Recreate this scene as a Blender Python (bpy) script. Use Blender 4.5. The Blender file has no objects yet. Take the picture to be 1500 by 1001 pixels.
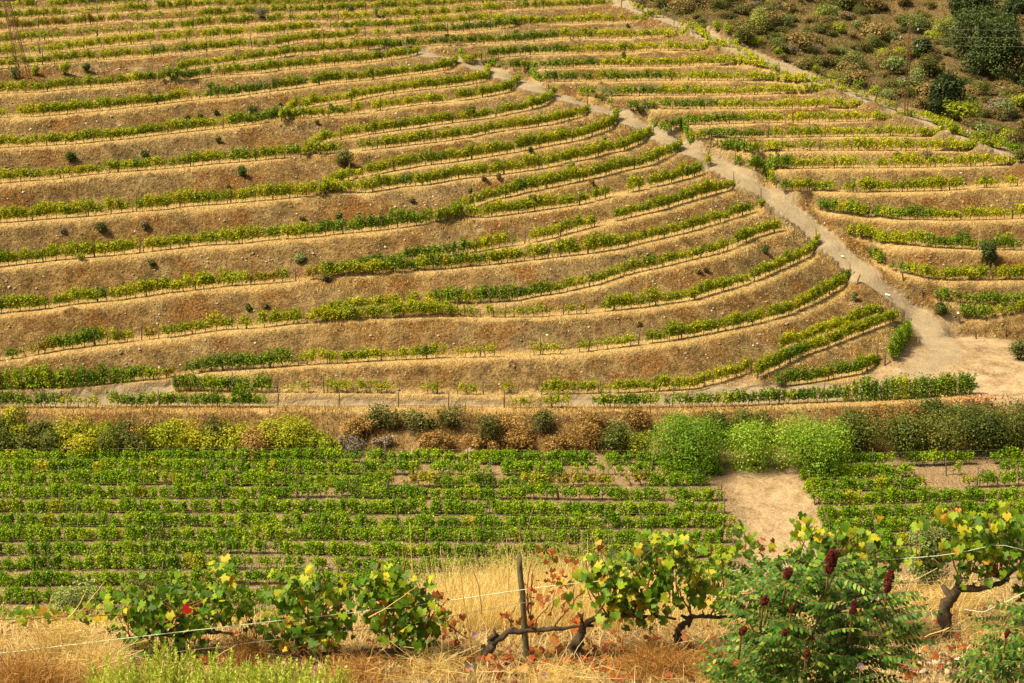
import bpy, math, random
import numpy as np
from math import radians, sin, cos, tan, pi
random.seed(7); RNG = np.random.default_rng(11)
S = bpy.context.scene
COL = S.collection

# ------------------------------------------------------------------ camera, sky, sun, exposure
CAMZ = 44.0; F = 3000.0; PX, PY = 750.0, 500.5; PITCH = radians(13)
cam_d = bpy.data.cameras.new("camera"); cam = bpy.data.objects.new("camera", cam_d); COL.objects.link(cam)
cam_d.sensor_width = 36; cam_d.lens = 36 * F / 1500; cam_d.clip_end = 4000; cam_d.clip_start = 0.5
cam.location = (0, 0, CAMZ); cam.rotation_euler = (pi / 2 - PITCH, 0, 0); S.camera = cam
SUN_DIR = np.array([-0.54, -0.16, 0.82]); SUN_DIR /= np.linalg.norm(SUN_DIR)
W = bpy.data.worlds.new("World"); S.world = W; W.use_nodes = True
nt = W.node_tree; bg = nt.nodes["Background"]; sky = nt.nodes.new("ShaderNodeTexSky")
sky.sky_type = 'NISHITA'; sky.sun_disc = False
sky.sun_elevation = math.asin(SUN_DIR[2]); sky.sun_rotation = math.atan2(SUN_DIR[0], SUN_DIR[1])
sky.dust_density = 4.0; sky.ozone_density = 0.6; sky.air_density = 0.8
tint = nt.nodes.new("ShaderNodeMix"); tint.data_type = 'RGBA'; tint.blend_type = 'MULTIPLY'; tint.inputs[0].default_value = 1
tint.inputs[7].default_value = (1.0, .86, .54, 1); nt.links.new(sky.outputs[0], tint.inputs[6]); nt.links.new(tint.outputs[2], bg.inputs[0]); bg.inputs[1].default_value = 0.115
sl = bpy.data.lights.new("sun", 'SUN'); so = bpy.data.objects.new("sun", sl); COL.objects.link(so)
sl.energy = 4.9; sl.angle = radians(8); sl.color = (1.0, 0.86, 0.545)
from mathutils import Vector, Matrix
so.rotation_euler = Vector(SUN_DIR).to_track_quat('Z', 'Y').to_euler()
S.view_settings.view_transform = 'Standard'; S.view_settings.look = 'None'
S.view_settings.exposure = 0.74; S.view_settings.gamma = 1
S.cycles.max_bounces = 5; S.cycles.diffuse_bounces = 3; S.cycles.transmission_bounces = 3
S.cycles.transparent_max_bounces = 4; S.cycles.caustics_reflective = False; S.cycles.caustics_refractive = False

# ------------------------------------------------------------------ helpers
def tag(o, label=None, cat=None, group=None, kind=None):
    if label: o['label'] = label
    if cat: o['category'] = cat
    if group: o['group'] = group
    if kind: o['kind'] = kind
    return o
def link(o, parent=None):
    COL.objects.link(o)
    if parent is not None: o.parent = parent
    return o
def empty(name, loc, rz=0):
    o = bpy.data.objects.new(name, None); o.location = loc; o.rotation_euler = (0, 0, rz)
    o.empty_display_size = .3
    return link(o)

def fast_mesh(name, V, polys, mats, midx=None, smooth=False):
    """polys: list of int arrays (n,k) with k constant per array"""
    me = bpy.data.meshes.new(name)
    V = np.asarray(V, dtype=np.float32)
    me.vertices.add(len(V)); me.vertices.foreach_set("co", V.ravel())
    loops = np.concatenate([np.asarray(p, dtype=np.int32).ravel() for p in polys])
    sizes = np.concatenate([np.full(len(p), np.asarray(p).shape[1], dtype=np.int32) for p in polys])
    starts = np.concatenate([[0], np.cumsum(sizes)[:-1]]).astype(np.int32)
    me.loops.add(len(loops)); me.loops.foreach_set("vertex_index", loops)
    me.polygons.add(len(sizes)); me.polygons.foreach_set("loop_start", starts); me.polygons.foreach_set("loop_total", sizes)
    for m in (mats if isinstance(mats, (list, tuple)) else [mats]): me.materials.append(m)
    if midx is not None: me.polygons.foreach_set("material_index", np.asarray(midx, dtype=np.int32))
    if smooth: me.polygons.foreach_set("use_smooth", np.ones(len(sizes), dtype=bool))
    me.update(calc_edges=True)
    return me

class MB:
    """collects pieces, becomes ONE mesh"""
    def __init__(s): s.V = []; s.P = {}; s.n = 0; s.mats = []
    def mat(s, m):
        if m not in s.mats: s.mats.append(m)
        return s.mats.index(m)
    def add(s, V, F_, m):
        V = np.asarray(V, dtype=float); F_ = np.asarray(F_, dtype=int)
        k = (F_.shape[1], s.mat(m)); s.P.setdefault(k, []).append(F_ + s.n)
        s.V.append(V); s.n += len(V)
    def tube(s, pts, rad, m, seg=6, cap=True):
        pts = np.asarray(pts, float); n = len(pts)
        rad = np.full(n, rad) if np.isscalar(rad) else np.asarray(rad, float)
        T = np.gradient(pts, axis=0); T /= np.linalg.norm(T, axis=1)[:, None] + 1e-9
        up = np.array([0, 0, 1.0]) if abs(T[0][2]) < .9 else np.array([1.0, 0, 0])
        A = np.cross(T, up); A /= np.linalg.norm(A, axis=1)[:, None] + 1e-9; B = np.cross(T, A)
        a = np.linspace(0, 2 * pi, seg, endpoint=False)
        V = pts[:, None, :] + rad[:, None, None] * (np.cos(a)[None, :, None] * A[:, None, :] + np.sin(a)[None, :, None] * B[:, None, :])
        i = np.arange(n - 1)[:, None] * seg; j = np.arange(seg)[None, :]; j2 = (j + 1) % seg
        Fq = np.stack([i + j, i + j2, i + seg + j2, i + seg + j], -1).reshape(-1, 4)
        s.add(V.reshape(-1, 3), Fq, m)
        if cap:
            c = s.n; s.add(np.array([pts[-1]]), np.zeros((0, 3), int), m)
            e = c - seg + np.arange(seg); e2 = c - seg + (np.arange(seg) + 1) % seg
            s.P.setdefault((3, s.mat(m)), []).append(np.stack([e, e2, np.full(seg, c)], -1))
    def box(s, lo, hi, m):
        (a, b, c), (d, e, f) = lo, hi
        V = [(a,b,c),(d,b,c),(d,e,c),(a,e,c),(a,b,f),(d,b,f),(d,e,f),(a,e,f)]
        s.add(V, [(3,2,1,0),(4,5,6,7),(0,1,5,4),(1,2,6,5),(2,3,7,6),(3,0,4,7)], m)
    def scatter(s, TV, TF, P, M3, m):
        """template (v,3),(f,k) placed at P (n,3) with matrices M3 (n,3,3)"""
        n = len(P); v = len(TV)
        V = np.einsum('nij,vj->nvi', M3, TV) + P[:, None, :]
        Fq = (TF[None] + (np.arange(n) * v)[:, None, None]).reshape(-1, TF.shape[1])
        s.add(V.reshape(-1, 3), Fq, m)
    def mesh(s, name, smooth=False):
        polys, mi = [], []
        for (k, m), L in s.P.items():
            A = np.concatenate(L)
            if len(A): polys.append(A); mi.append(np.full(len(A), m))
        return fast_mesh(name, np.concatenate(s.V), polys, s.mats, np.concatenate(mi), smooth)
    def build(s, name, parent=None, smooth=False, loc=None):
        o = bpy.data.objects.new(name, s.mesh(name, smooth))
        if loc is not None: o.location = loc
        return link(o, parent)

def rotm(rng, n, tilt=None):
    """random rotation matrices"""
    q = rng.normal(size=(n, 4)); q /= np.linalg.norm(q, axis=1)[:, None]
    w, x, y, z = q.T
    return np.stack([np.stack([1-2*(y*y+z*z), 2*(x*y-z*w), 2*(x*z+y*w)], -1),
                     np.stack([2*(x*y+z*w), 1-2*(x*x+z*z), 2*(y*z-x*w)], -1),
                     np.stack([2*(x*z-y*w), 2*(y*z+x*w), 1-2*(x*x+y*y)], -1)], 1)
def facing(rng, N, n, jitter=.6):
    """matrices whose +Z is about N (n,3) with random spin"""
    Z = N + rng.normal(size=(n, 3)) * jitter; Z /= np.linalg.norm(Z, axis=1)[:, None] + 1e-9
    R = rng.normal(size=(n, 3)); X = np.cross(R, Z); X /= np.linalg.norm(X, axis=1)[:, None] + 1e-9
    Y = np.cross(Z, X)
    return np.stack([X, Y, Z], -1)
def rotz(a):
    c, s = np.cos(a), np.sin(a); o = np.zeros_like(c); l = np.ones_like(c)
    return np.stack([np.stack([c, -s, o], -1), np.stack([s, c, o], -1), np.stack([o, o, l], -1)], 1)

# ------------------------------------------------------------------ materials
def newmat(name):
    m = bpy.data.materials.new(name); m.use_nodes = True; t = m.node_tree
    for n in list(t.nodes): t.nodes.remove(n)
    out = t.nodes.new("ShaderNodeOutputMaterial")
    return m, t, out
def ramp(t, fac, stops, interp='LINEAR'):
    r = t.nodes.new("ShaderNodeValToRGB"); r.color_ramp.interpolation = interp
    e = r.color_ramp.elements
    while len(e) > 1: e.remove(e[-1])
    e[0].position = stops[0][0]; e[0].color = (*stops[0][1], 1)
    for p, c in stops[1:]:
        x = e.new(p); x.color = (*c, 1)
    t.links.new(fac, r.inputs[0]); return r.outputs[0]
def noise(t, vec, scale, detail=4, rough=.6, out=0):
    n = t.nodes.new("ShaderNodeTexNoise"); n.inputs["Scale"].default_value = scale
    n.inputs["Detail"].default_value = detail; n.inputs["Roughness"].default_value = rough
    if vec is not None: t.links.new(vec, n.inputs["Vector"])
    return n.outputs[out]
def mixc(t, fac, a, b, mode='MIX'):
    n = t.nodes.new("ShaderNodeMix"); n.data_type = 'RGBA'; n.blend_type = mode
    for sock, v in ((n.inputs[0], fac), (n.inputs[6], a), (n.inputs[7], b)):
        if isinstance(v, (int, float)): sock.default_value = v
        elif isinstance(v, tuple): sock.default_value = (*v, 1)
        else: t.links.new(v, sock)
    return n.outputs[2]
def mth(t, op, a, b=None, c=None, clamp=False):
    n = t.nodes.new("ShaderNodeMath"); n.operation = op; n.use_clamp = clamp
    for i, v in enumerate((a, b, c)):
        if v is None: continue
        if isinstance(v, (int, float)): n.inputs[i].default_value = v
        else: t.links.new(v, n.inputs[i])
    return n.outputs[0]
def bump(t, h, strength, dist):
    b = t.nodes.new("ShaderNodeBump"); b.inputs["Strength"].default_value = strength
    b.inputs["Distance"].default_value = dist; t.links.new(h, b.inputs["Height"]); return b.outputs[0]

def leafmat(name, stops, trans=.35, objvar=.35, rough=.55):
    """colour from a ramp over random-per-leaf mixed with random-per-object"""
    m, t, out = newmat(name)
    g = t.nodes.new("ShaderNodeNewGeometry"); oi = t.nodes.new("ShaderNodeObjectInfo")
    a = mth(t, 'MULTIPLY', g.outputs["Random Per Island"], 1 - objvar)
    f = mth(t, 'MULTIPLY_ADD', oi.outputs["Random"], objvar, a)
    col = ramp(t, f, stops)
    p = t.nodes.new("ShaderNodeBsdfPrincipled"); t.links.new(col, p.inputs["Base Color"])
    p.inputs["Roughness"].default_value = rough; p.inputs["Specular IOR Level"].default_value = .25
    tr = t.nodes.new("ShaderNodeBsdfTranslucent")
    tc = mixc(t, .5, col, (.55, .6, .03)); tcol = mixc(t, 1.0, tc, (1.0, 1.0, .8), 'MULTIPLY'); t.links.new(mixc(t, .45, col, tcol), tr.inputs[0])
    ms = t.nodes.new("ShaderNodeMixShader"); ms.inputs[0].default_value = trans
    t.links.new(p.outputs[0], ms.inputs[1]); t.links.new(tr.outputs[0], ms.inputs[2]); t.links.new(ms.outputs[0], out.inputs[0])
    return m
def barkmat(name, c0, c1, scale=30, rough=.9, bs=.5):
    m, t, out = newmat(name); tc = t.nodes.new("ShaderNodeTexCoord")
    mp = t.nodes.new("ShaderNodeMapping"); mp.inputs["Scale"].default_value = (1, 1, .35); t.links.new(tc.outputs["Object"], mp.inputs[0])
    n = noise(t, mp.outputs[0], scale, 5, .7); col = ramp(t, n, [(.3, c0), (.7, c1)])
    p = t.nodes.new("ShaderNodeBsdfPrincipled"); t.links.new(col, p.inputs["Base Color"]); p.inputs["Roughness"].default_value = rough
    t.links.new(bump(t, n, bs, .02), p.inputs["Normal"]); t.links.new(p.outputs[0], out.inputs[0]); return m
def islandmat(name, stops, rough=.9, trans=0, objvar=0.0):
    if trans: return leafmat(name, stops, trans, objvar, rough)
    m, t, out = newmat(name); g = t.nodes.new("ShaderNodeNewGeometry")
    col = ramp(t, g.outputs["Random Per Island"], stops)
    p = t.nodes.new("ShaderNodeBsdfPrincipled"); t.links.new(col, p.inputs["Base Color"]); p.inputs["Roughness"].default_value = rough
    p.inputs["Specular IOR Level"].default_value = .2
    t.links.new(p.outputs[0], out.inputs[0]); return m

M = {}
M['bark'] = barkmat("vine_bark", (.035, .022, .014), (.12, .085, .055), 40)
M['post'] = barkmat("post_wood", (.045, .034, .024), (.16, .125, .085), 25)
M['rust'] = barkmat("rusty_steel", (.05, .022, .012), (.14, .06, .03), 12)
M['wire'] = barkmat("grey_wire", (.2, .18, .15), (.3, .28, .24), 5)
# vine leaves:                green          yellow-green        gold / rust
M['vg'] = leafmat("vine_leaf_green", [(0, (.07, .13, .006)), (.3, (.22, .31, .010)), (.7, (.46, .48, .016)), (.92, (.68, .54, .025)), (1, (.52, .25, .03))], .38)
M['vy'] = leafmat("vine_leaf_yellowgreen", [(0, (.10, .18, .008)), (.3, (.33, .40, .012)), (.7, (.60, .60, .018)), (1, (.76, .62, .03))], .4)
M['vd'] = leafmat("vine_leaf_dark", [(0, (.03, .08, .005)), (.5, (.12, .23, .009)), (.85, (.30, .40, .014)), (1, (.50, .50, .03))], .3)
M['vf'] = leafmat("vine_leaf_field", [(0, (.028, .095, .004)), (.35, (.12, .28, .006)), (.75, (.32, .47, .01)), (1, (.60, .57, .03))], .34)
M['vo'] = leafmat("vine_leaf_turning", [(0, (.08, .12, .012)), (.35, (.24, .25, .02)), (.65, (.42, .33, .04)), (1, (.36, .14, .035))], .3)
M['straw'] = islandmat("dry_straw", [(0, (.45, .29, .10)), (.4, (.70, .48, .19)), (1, (.86, .66, .34))], trans=.35)
M['straw_dark'] = islandmat("dry_brown_stalk", [(0, (.16, .085, .03)), (.5, (.32, .18, .06)), (1, (.50, .33, .13))], trans=.25)
M['stone'] = islandmat("schist_stone", [(0, (.16, .12, .08)), (.5, (.30, .24, .17)), (.85, (.38, .32, .24)), (1, (.50, .44, .36))])

# ------------------------------------------------------------------ survey of the terraces: (image x, image y) of each row's foot, and its height above the track
def c_of(y):
    v = (PY - np.asarray(y, float)) / F
    return (cos(PITCH) + v * sin(PITCH)) / (sin(PITCH) - v * cos(PITCH))
def point(x, y, z):
    """world point at height z seen at photograph pixel (x, y)"""
    x = np.asarray(x, float); v = (PY - np.asarray(y, float)) / F
    dz = -sin(PITCH) + v * cos(PITCH); t = (np.asarray(z) - CAMZ) / dz
    return np.stack([(x - PX) / F * t, (cos(PITCH) + v * sin(PITCH)) * t, np.asarray(z) + 0 * t], -1)

G_, Y_, D_, O_, F_ = 'vg', 'vy', 'vd', 'vo', 'vf'
# name: (pts, z targets [(x,z)..] or None=interpolated, vine spans [(x0,x1,presence,density,colour)], ordinal text)
MAIN = {}
def R(name, pts, z=None, spans=None, label=None, block='left'):
    MAIN[name] = dict(pts=np.array(pts, float), z=z, spans=spans or [], label=label, block=block)
R('T0', [(-160,600),(0,598),(400,597),(900,598),(1083,595),(1200,590),(1300,586),(1425,577),(1500,583),(1660,588)], [(0,0)],
  [(-20,92,.95,'m',D_),(92,165,.6,'s',G_),(165,394,1,'d',D_),(740,800,.5,'s',G_),(800,842,.9,'m',G_),(870,1075,.98,'m',D_),(1075,1232,1,'d',D_),(1240,1426,1,'x',D_)],
  "dark green vine row on posts along the outer edge of the valley track", 'left')
R('T1', [(255,574),(393,575),(570,577),(760,579),(900,576),(1010,571),(1050,562),(1100,545)], None,
  [(255,394,1,'d',D_),(400,572,.75,'s',G_),(620,712,.8,'s',G_),(728,760,.9,'s',G_),(795,900,.9,'m',G_),(900,1100,1,'m',G_)],
  "sparse vine row at the inner side of the valley track, foot of the first bank")
R('T1b', [(1140,568),(1200,560),(1260,548),(1284,536)], None, [(1140,1284,1,'d',D_)], "short dark vine row above the valley track beside the open dirt turning area")
R('T1c', [(1308,524),(1320,508),(1334,488)], None, [(1308,1334,1,'x',D_)], "short dense clump of vines at the inside corner of the road and turning area")
R('T2a', [(1108,554),(1140,540),(1166,526),(1216,508),(1250,494),(1290,478),(1316,468)], None, [(1108,1180,1,'d',D_),(1180,1316,1,'d',G_)], "vine row ending at the road just above the short dense corner clump")
R('T2b', [(1144,513),(1180,502),(1220,488),(1260,474),(1288,461)], None, [(1144,1240,1,'d',Y_),(1240,1288,1,'d',G_)], "short yellowish vine row tucked close behind the row ending lowest at the road")
R('T3', [(-160,574),(0,570),(90,568),(160,562),(230,556),(300,546),(420,537),(560,529),(680,524),(770,521),(830,518),(900,510),(950,504),(992,498),(1064,484),(1110,474),(1154,462),(1188,447),(1216,431),(1249,416)],
  [(-160,.9),(160,1.1),(300,1.7),(560,2.5),(900,2.9),(1249,3.6)],
  [(-20,190,1,'x',D_),(190,235,1,'d',D_),(240,275,.8,'m',O_),(275,430,1,'d',D_),(430,660,.88,'m',G_),(660,905,.72,'s',G_),(905,950,.8,'m',G_),(950,1250,1,'d',G_)],
  "first long vine row above the valley track, dark where the track forks")
R('T4', [(-160,552),(0,528),(25,525),(83,514),(144,506),(202,499),(256,494),(317,485),(373,481),(434,475),(540,468),(632,464),(716,465),(788,465),(818,462),(876,458),(934,452),(975,446),(1014,440),(1048,430),(1086,419),(1122,405),(1148,393),(1174,381),(1202,367)],
  [(-160,2.8),(0,3.2),(434,4.2),(900,5.0),(1202,5.3)],
  [(-20,30,.8,'m',G_),(30,66,.8,'m',O_),(72,144,1,'d',D_),(150,250,.8,'m',O_),(250,400,.95,'m',G_),(400,664,1,'d',G_),(674,800,.8,'s',G_),(800,880,.8,'s',O_),(880,1000,1,'d',G_),(1004,1040,.9,'d',G_),(1044,1068,1,'d',G_),(1076,1095,1,'m',G_),(1100,1112,1,'m',G_),(1118,1204,1,'d',G_)],
  "second long vine row above the valley track, patchy in the middle")
R('T4b', [(470,461),(540,453),(600,448),(700,445),(748,442),(792,434),(820,430),(874,418),(920,402),(962,393),(1016,380),(1050,372),(1079,361),(1104,349),(1128,342),(1158,335)], None,
  [(470,640,.9,'m',G_),(640,800,1,'d',D_),(800,1062,1,'m',G_),(1062,1080,.6,'s',G_),(1080,1140,1,'d',G_),(1148,1160,1,'m',G_)],
  "vine row branching off right behind the second long row, ending at the road")
R('T5', [(-160,486),(0,459),(47,455),(102,447),(132,444),(174,440),(242,430),(300,424),(324,421),(380,417),(488,407),(540,404),(600,398),(634,396),(700,390),(754,384),(808,378),(860,372),(900,366),(954,353),(992,344),(1022,336),(1049,328),(1100,312),(1120,306)],
  [(-160,6.0),(0,6.3),(540,7.4),(900,8.0),(1120,8.0)],
  [(-20,288,1,'d',G_),(292,360,1,'d',G_),(366,470,.85,'m',O_),(470,560,1,'d',G_),(560,640,1,'d',D_),(640,902,1,'d',G_),(902,1102,1,'m',G_),(1112,1121,1,'m',G_)],
  "third long vine row above the valley track, dark green in the middle")
R('T5b', [(480,404),(560,391),(626,380),(690,371),(754,360),(804,350),(852,337),(894,326),(933,316),(966,309),(995,300),(1020,292),(1041,286),(1083,276)], None,
  [(480,690,1,'m',D_),(690,740,.9,'m',Y_),(745,772,.7,'s',G_),(780,832,.9,'m',Y_),(842,872,1,'m',G_),(900,955,.9,'m',G_),(960,1083,1,'d',G_)],
  "gappy vine row branching off behind the third long row, ending at the road")
R('T6', [(-160,412),(0,391),(80,382),(136,377),(190,372),(243,366),(295,360),(348,358),(399,352),(464,347),(486,344),(554,338),(594,333),(644,327),(682,320),(709,320),(806,306),(851,300),(900,286),(921,283),(951,275),(976,270),(998,264),(1018,259),(1046,249)],
  [(-160,9.2),(0,9.5),(540,10.4),(900,11.0),(1046,11.0)],
  [(-20,380,1,'d',G_),(388,470,1,'d',G_),(470,640,1,'d',D_),(640,835,1,'d',G_),(845,900,.95,'m',G_),(905,950,.8,'m',Y_),(950,1030,1,'d',G_),(1034,1046,1,'d',G_)],
  "fourth long vine row above the valley track")
R('T6b', [(640,325),(690,305),(720,295),(766,284),(807,275),(877,260),(907,252),(932,247),(953,242),(971,233),(987,228),(1006,223)], None,
  [(640,690,.9,'m',G_),(690,982,1,'d',G_),(986,1006,1,'d',G_)], "vine row branching off right behind the fourth long row, ending at the road")
R('T7', [(-160,344),(0,327),(74,321),(130,317),(171,313),(236,308),(260,304),(322,300),(387,294),(459,287),(496,284),(533,283),(584,275),(618,272),(678,262),(721,258),(763,252),(800,246),(834,238),(864,233),(888,226),(910,222),(927,215),(944,208),(962,202)],
  [(-160,12.0),(0,12.3),(540,13.2),(962,13.5)],
  [(-20,150,1,'d',G_),(158,300,1,'d',G_),(300,480,1,'d',G_),(482,515,1,'m',Y_),(530,812,1,'d',G_),(818,962,1,'d',G_)],
  "fifth long vine row above the valley track")
R('T7b', [(466,287),(512,264),(560,254),(615,244),(678,236),(720,229),(758,223),(791,216),(848,206),(880,195),(911,182)], None,
  [(466,540,.95,'m',Y_),(540,912,1,'d',G_)], "vine row branching off right behind the fifth long row, ending at the road")
R('T8', [(-160,284),(0,268),(70,263),(132,256),(198,251),(260,246),(320,240),(380,235),(442,229),(488,225),(530,221),(600,213),(645,208),(686,202),(722,194),(785,186),(810,182),(828,177),(850,172),(867,166)],
  [(-160,14.7),(0,15),(867,15.4)],
  [(-20,64,1,'d',G_),(72,148,1,'m',G_),(154,368,1,'d',G_),(372,500,1,'d',G_),(530,560,.85,'m',G_),(560,868,1,'d',G_)],
  "sixth long vine row above the valley track")
R('T8b', [(440,229),(480,208),(520,201),(542,197),(600,189),(642,183),(680,178),(712,174),(742,168),(768,163),(794,156),(818,143)], None,
  [(440,530,.85,'m',Y_),(535,630,1,'d',G_),(634,819,1,'d',G_)], "vine row branching off right behind the sixth long row, ending at the road")
R('T9', [(-160,230),(0,216),(67,213),(118,210),(180,204),(240,197),(300,190),(342,186),(400,179),(440,174),(490,170),(518,168),(582,158),(612,154),(660,150),(712,142),(740,136),(765,127)],
  [(-160,17.2),(0,17.4),(765,17.5)],
  [(-20,325,1,'d',G_),(330,420,1,'d',D_),(420,530,1,'m',G_),(538,666,.85,'m',Y_),(670,766,1,'d',G_)], "seventh long vine row above the valley track")
R('T9b', [(412,177),(430,162),(472,154),(516,148),(554,140),(600,134),(674,126),(712,119),(718,110)], None,
  [(412,600,1,'m',Y_),(600,718,1,'d',G_)], "vine row branching off right behind the seventh long row, ending at the road")
R('T10', [(-160,186),(0,172),(48,171),(86,168),(164,161),(222,154),(282,147),(340,142),(384,136),(430,130),(480,123),(536,118),(600,110),(648,104),(674,96)],
  [(-160,19.2),(0,19.4),(674,19.5)],
  [(-20,18,1,'m',G_),(24,275,1,'d',G_),(275,300,.5,'s',Y_),(303,450,1,'d',D_),(455,674,1,'d',G_)], "eighth long vine row above the valley track")
R('T11', [(-160,150),(0,137),(60,135),(104,130),(150,127),(220,121),(274,117),(312,112),(380,108),(404,104),(470,98),(530,93),(600,84),(619,80)],
  [(-160,21.0),(619,21.2)], [(-20,210,1,'m',G_),(210,320,1,'m',D_),(320,619,1,'m',G_)], "ninth long vine row up, ending at the top of the road")
R('T11b', [(232,118),(280,102),(350,93),(386,88),(430,81),(480,77),(540,73),(575,67)], None, [(232,320,.8,'m',Y_),(326,575,1,'m',G_)], "vine row branching off right behind the ninth long row")
R('T12', [(-160,112),(0,100),(60,95),(120,90),(180,86),(240,82),(300,77),(350,71),(404,69),(440,62),(500,58),(526,54),(554,56),(600,52),(680,47),(760,39),(800,36),(900,33),(970,32),(986,38),(1016,48)],
  [(-160,22.5),(900,22.8),(1016,22.5)],
  [(-20,526,1,'m',G_),(550,600,.8,'m',D_),(600,760,1,'m',D_),(760,900,1,'m',Y_),(900,970,1,'m',G_),(984,1016,.6,'s',Y_)], "tenth long vine row up, running just above the pylon foot")
R('T13', [(-160,94),(0,84),(40,80),(80,78),(140,70),(220,63),(300,57),(350,53),(396,50),(460,45),(500,44),(586,41),(640,36),(700,33),(780,35)],
  [(-160,23.2),(0,23.3),(700,23.5)], [(-20,30,1,'m',G_),(38,480,.96,'m',Y_),(492,590,1,'m',G_),(590,780,.9,'m',Y_)], "second thin vine row up behind the pylon, ending mid slope")
R('T14', [(-160,76),(0,65),(80,58),(170,50),(236,46),(300,40),(370,36),(440,32),(520,30),(600,26),(680,21),(760,14),(840,11),(893,9),(928,14),(958,22)],
  [(-160,24.1),(893,24.2),(958,23.8)], [(-20,60,1,'m',G_),(60,200,.7,'s',G_),(220,500,.85,'m',G_),(500,740,.85,'m',Y_),(760,893,1,'m',G_),(926,960,.8,'s',G_)], "third thin vine row up behind the pylon, reaching the upper path")
R('T15', [(-160,58),(0,45),(80,40),(170,33),(236,30),(300,26),(370,22),(440,20),(520,17),(600,13),(670,8),(740,4),(820,1),(900,-4)],
  [(-160,24.9),(900,25)], [(-20,172,.95,'m',O_),(190,300,.7,'s',G_),(300,600,.95,'m',G_),(600,900,1,'m',Y_)], "fourth thin vine row up behind the pylon, near the top of the view")
R('T16', [(-160,42),(0,30),(86,25),(144,21),(220,17),(300,12),(440,9),(600,3),(740,-4),(900,-14)],
  [(-160,25.5),(900,25.7)], [(-20,100,1,'m',G_),(110,180,.7,'s',Y_),(185,740,.95,'m',G_)], "fifth thin vine row up behind the pylon")
R('T17', [(-160,26),(0,15),(60,13),(170,7),(250,3),(330,-2),(600,-12),(900,-26)],
  [(-160,26.1),(900,26.3)], [(-20,330,.95,'m',G_)], "topmost whole vine row in the far corner behind the pylon head")
# right-hand block, rows end at the road below and at the upper path above
def RR(n, pts, z, spans, label): R(n, pts, z, spans, label, 'right')
RR('A2', [(560,73),(600,69),(680,66),(760,62),(820,58),(900,57),(966,56),(1020,58),(1052,68)], [(560,21.6),(1052,21.8)],
   [(562,640,.9,'m',D_),(645,820,1,'m',D_),(820,1040,1,'m',Y_)], "topmost long vine row between the road head and the upper path")
RR('A3', [(672,83),(682,88),(712,86),(780,80),(900,78),(960,75),(1040,76),(1074,78),(1094,84),(1110,88)], [(672,20.5),(1110,20.9)],
   [(640,664,.6,'s',G_),(674,712,1,'m',D_),(716,840,1,'m',D_),(840,1075,1,'m',Y_),(1080,1110,.8,'s',Y_)], "second vine row down between the road head and the upper path")
RR('A4', [(709,98),(740,102),(800,101),(900,98),(970,98),(1040,96),(1084,98),(1116,102),(1150,109)], [(709,19.5),(1150,19.9)],
   [(709,726,.8,'m',D_),(738,880,1,'m',D_),(880,1120,1,'m',Y_),(1128,1155,.8,'s',G_)], "third vine row down between the road and the upper path")
RR('A5', [(770,112),(790,120),(900,119),(990,118),(1076,119),(1122,120),(1170,124),(1230,131)], [(770,18.4),(1230,18.9)],
   [(772,970,1,'m',D_),(970,1195,1,'m',Y_),(1200,1232,.7,'s',Y_)], "fourth vine row down between the road and the upper path")
RR('A6', [(846,140),(872,142),(900,141),(980,140),(1068,140),(1156,138),(1242,141),(1260,146),(1286,152)], [(846,17.2),(1286,17.7)],
   [(848,866,1,'m',D_),(874,980,1,'m',D_),(980,1243,1,'m',Y_),(1250,1287,.8,'s',G_)], "fifth vine row down between the road and the upper path")
RR('A7', [(880,154),(912,160),(1000,160),(1134,160),(1200,159),(1264,160),(1284,162),(1314,166)], [(880,16.1),(1314,16.5)],
   [(882,898,.7,'s',D_),(912,1050,1,'m',D_),(1050,1264,1,'m',Y_),(1284,1314,.8,'s',G_)], "sixth vine row down between the road and the upper path")
RR('A8', [(944,176),(976,184),(1056,182),(1200,179),(1260,178),(1328,178),(1360,182),(1386,190),(1412,199)], [(944,15.0),(1412,15.5)],
   [(944,960,.8,'m',D_),(972,1100,1,'m',D_),(1100,1390,1,'m',Y_),(1390,1412,1,'m',G_)], "vine row passing just below the tall rusty pole")
RR('A9', [(994,195),(1014,203),(1100,203),(1200,201),(1300,200),(1386,201),(1420,208),(1462,220)], [(994,13.9),(1462,14.7)],
   [(994,1130,1,'m',D_),(1130,1420,1,'m',Y_),(1420,1462,1,'m',G_)], "second vine row below the tall rusty pole")
RR('A10', [(1038,218),(1100,224),(1148,222),(1200,221),(1360,221),(1406,222),(1460,223),(1490,229),(1660,262)], [(1038,12.8),(1490,13.8)],
   [(1038,1060,.7,'s',G_),(1060,1115,1,'m',D_),(1116,1348,1,'m',Y_),(1352,1460,1,'m',Y_),(1462,1520,.9,'m',D_)], "third vine row below the tall rusty pole")
RR('A11', [(1072,241),(1100,249),(1200,247),(1322,246),(1370,245),(1436,243),(1500,243),(1660,258)], [(1072,11.0),(1500,12.8)],
   [(1076,1092,.6,'s',G_),(1100,1148,1,'d',D_),(1148,1520,.95,'m',Y_)], "vine row with two round bushes on the bank just behind it")
RR('A12', [(1116,264),(1144,279),(1200,281),(1260,282),(1322,281),(1372,280),(1424,276),(1476,274),(1520,272),(1660,270)], [(1116,9.3),(1500,10.9)],
   [(1118,1134,.8,'m',D_),(1144,1224,1,'m',D_),(1236,1412,1,'d',G_),(1424,1490,.9,'m',Y_)], "vine row on the fifth terrace below the tall pole, broken near its far end")
RR('A13', [(1188,308),(1258,318),(1318,322),(1387,323),(1454,322),(1500,320),(1660,318)], [(1188,7.2),(1500,8.6)],
   [(1200,1224,.8,'m',D_),(1230,1390,1,'d',D_),(1390,1520,1,'m',Y_)], "vine row on a pale stony bank, third above the conical bush")
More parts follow.
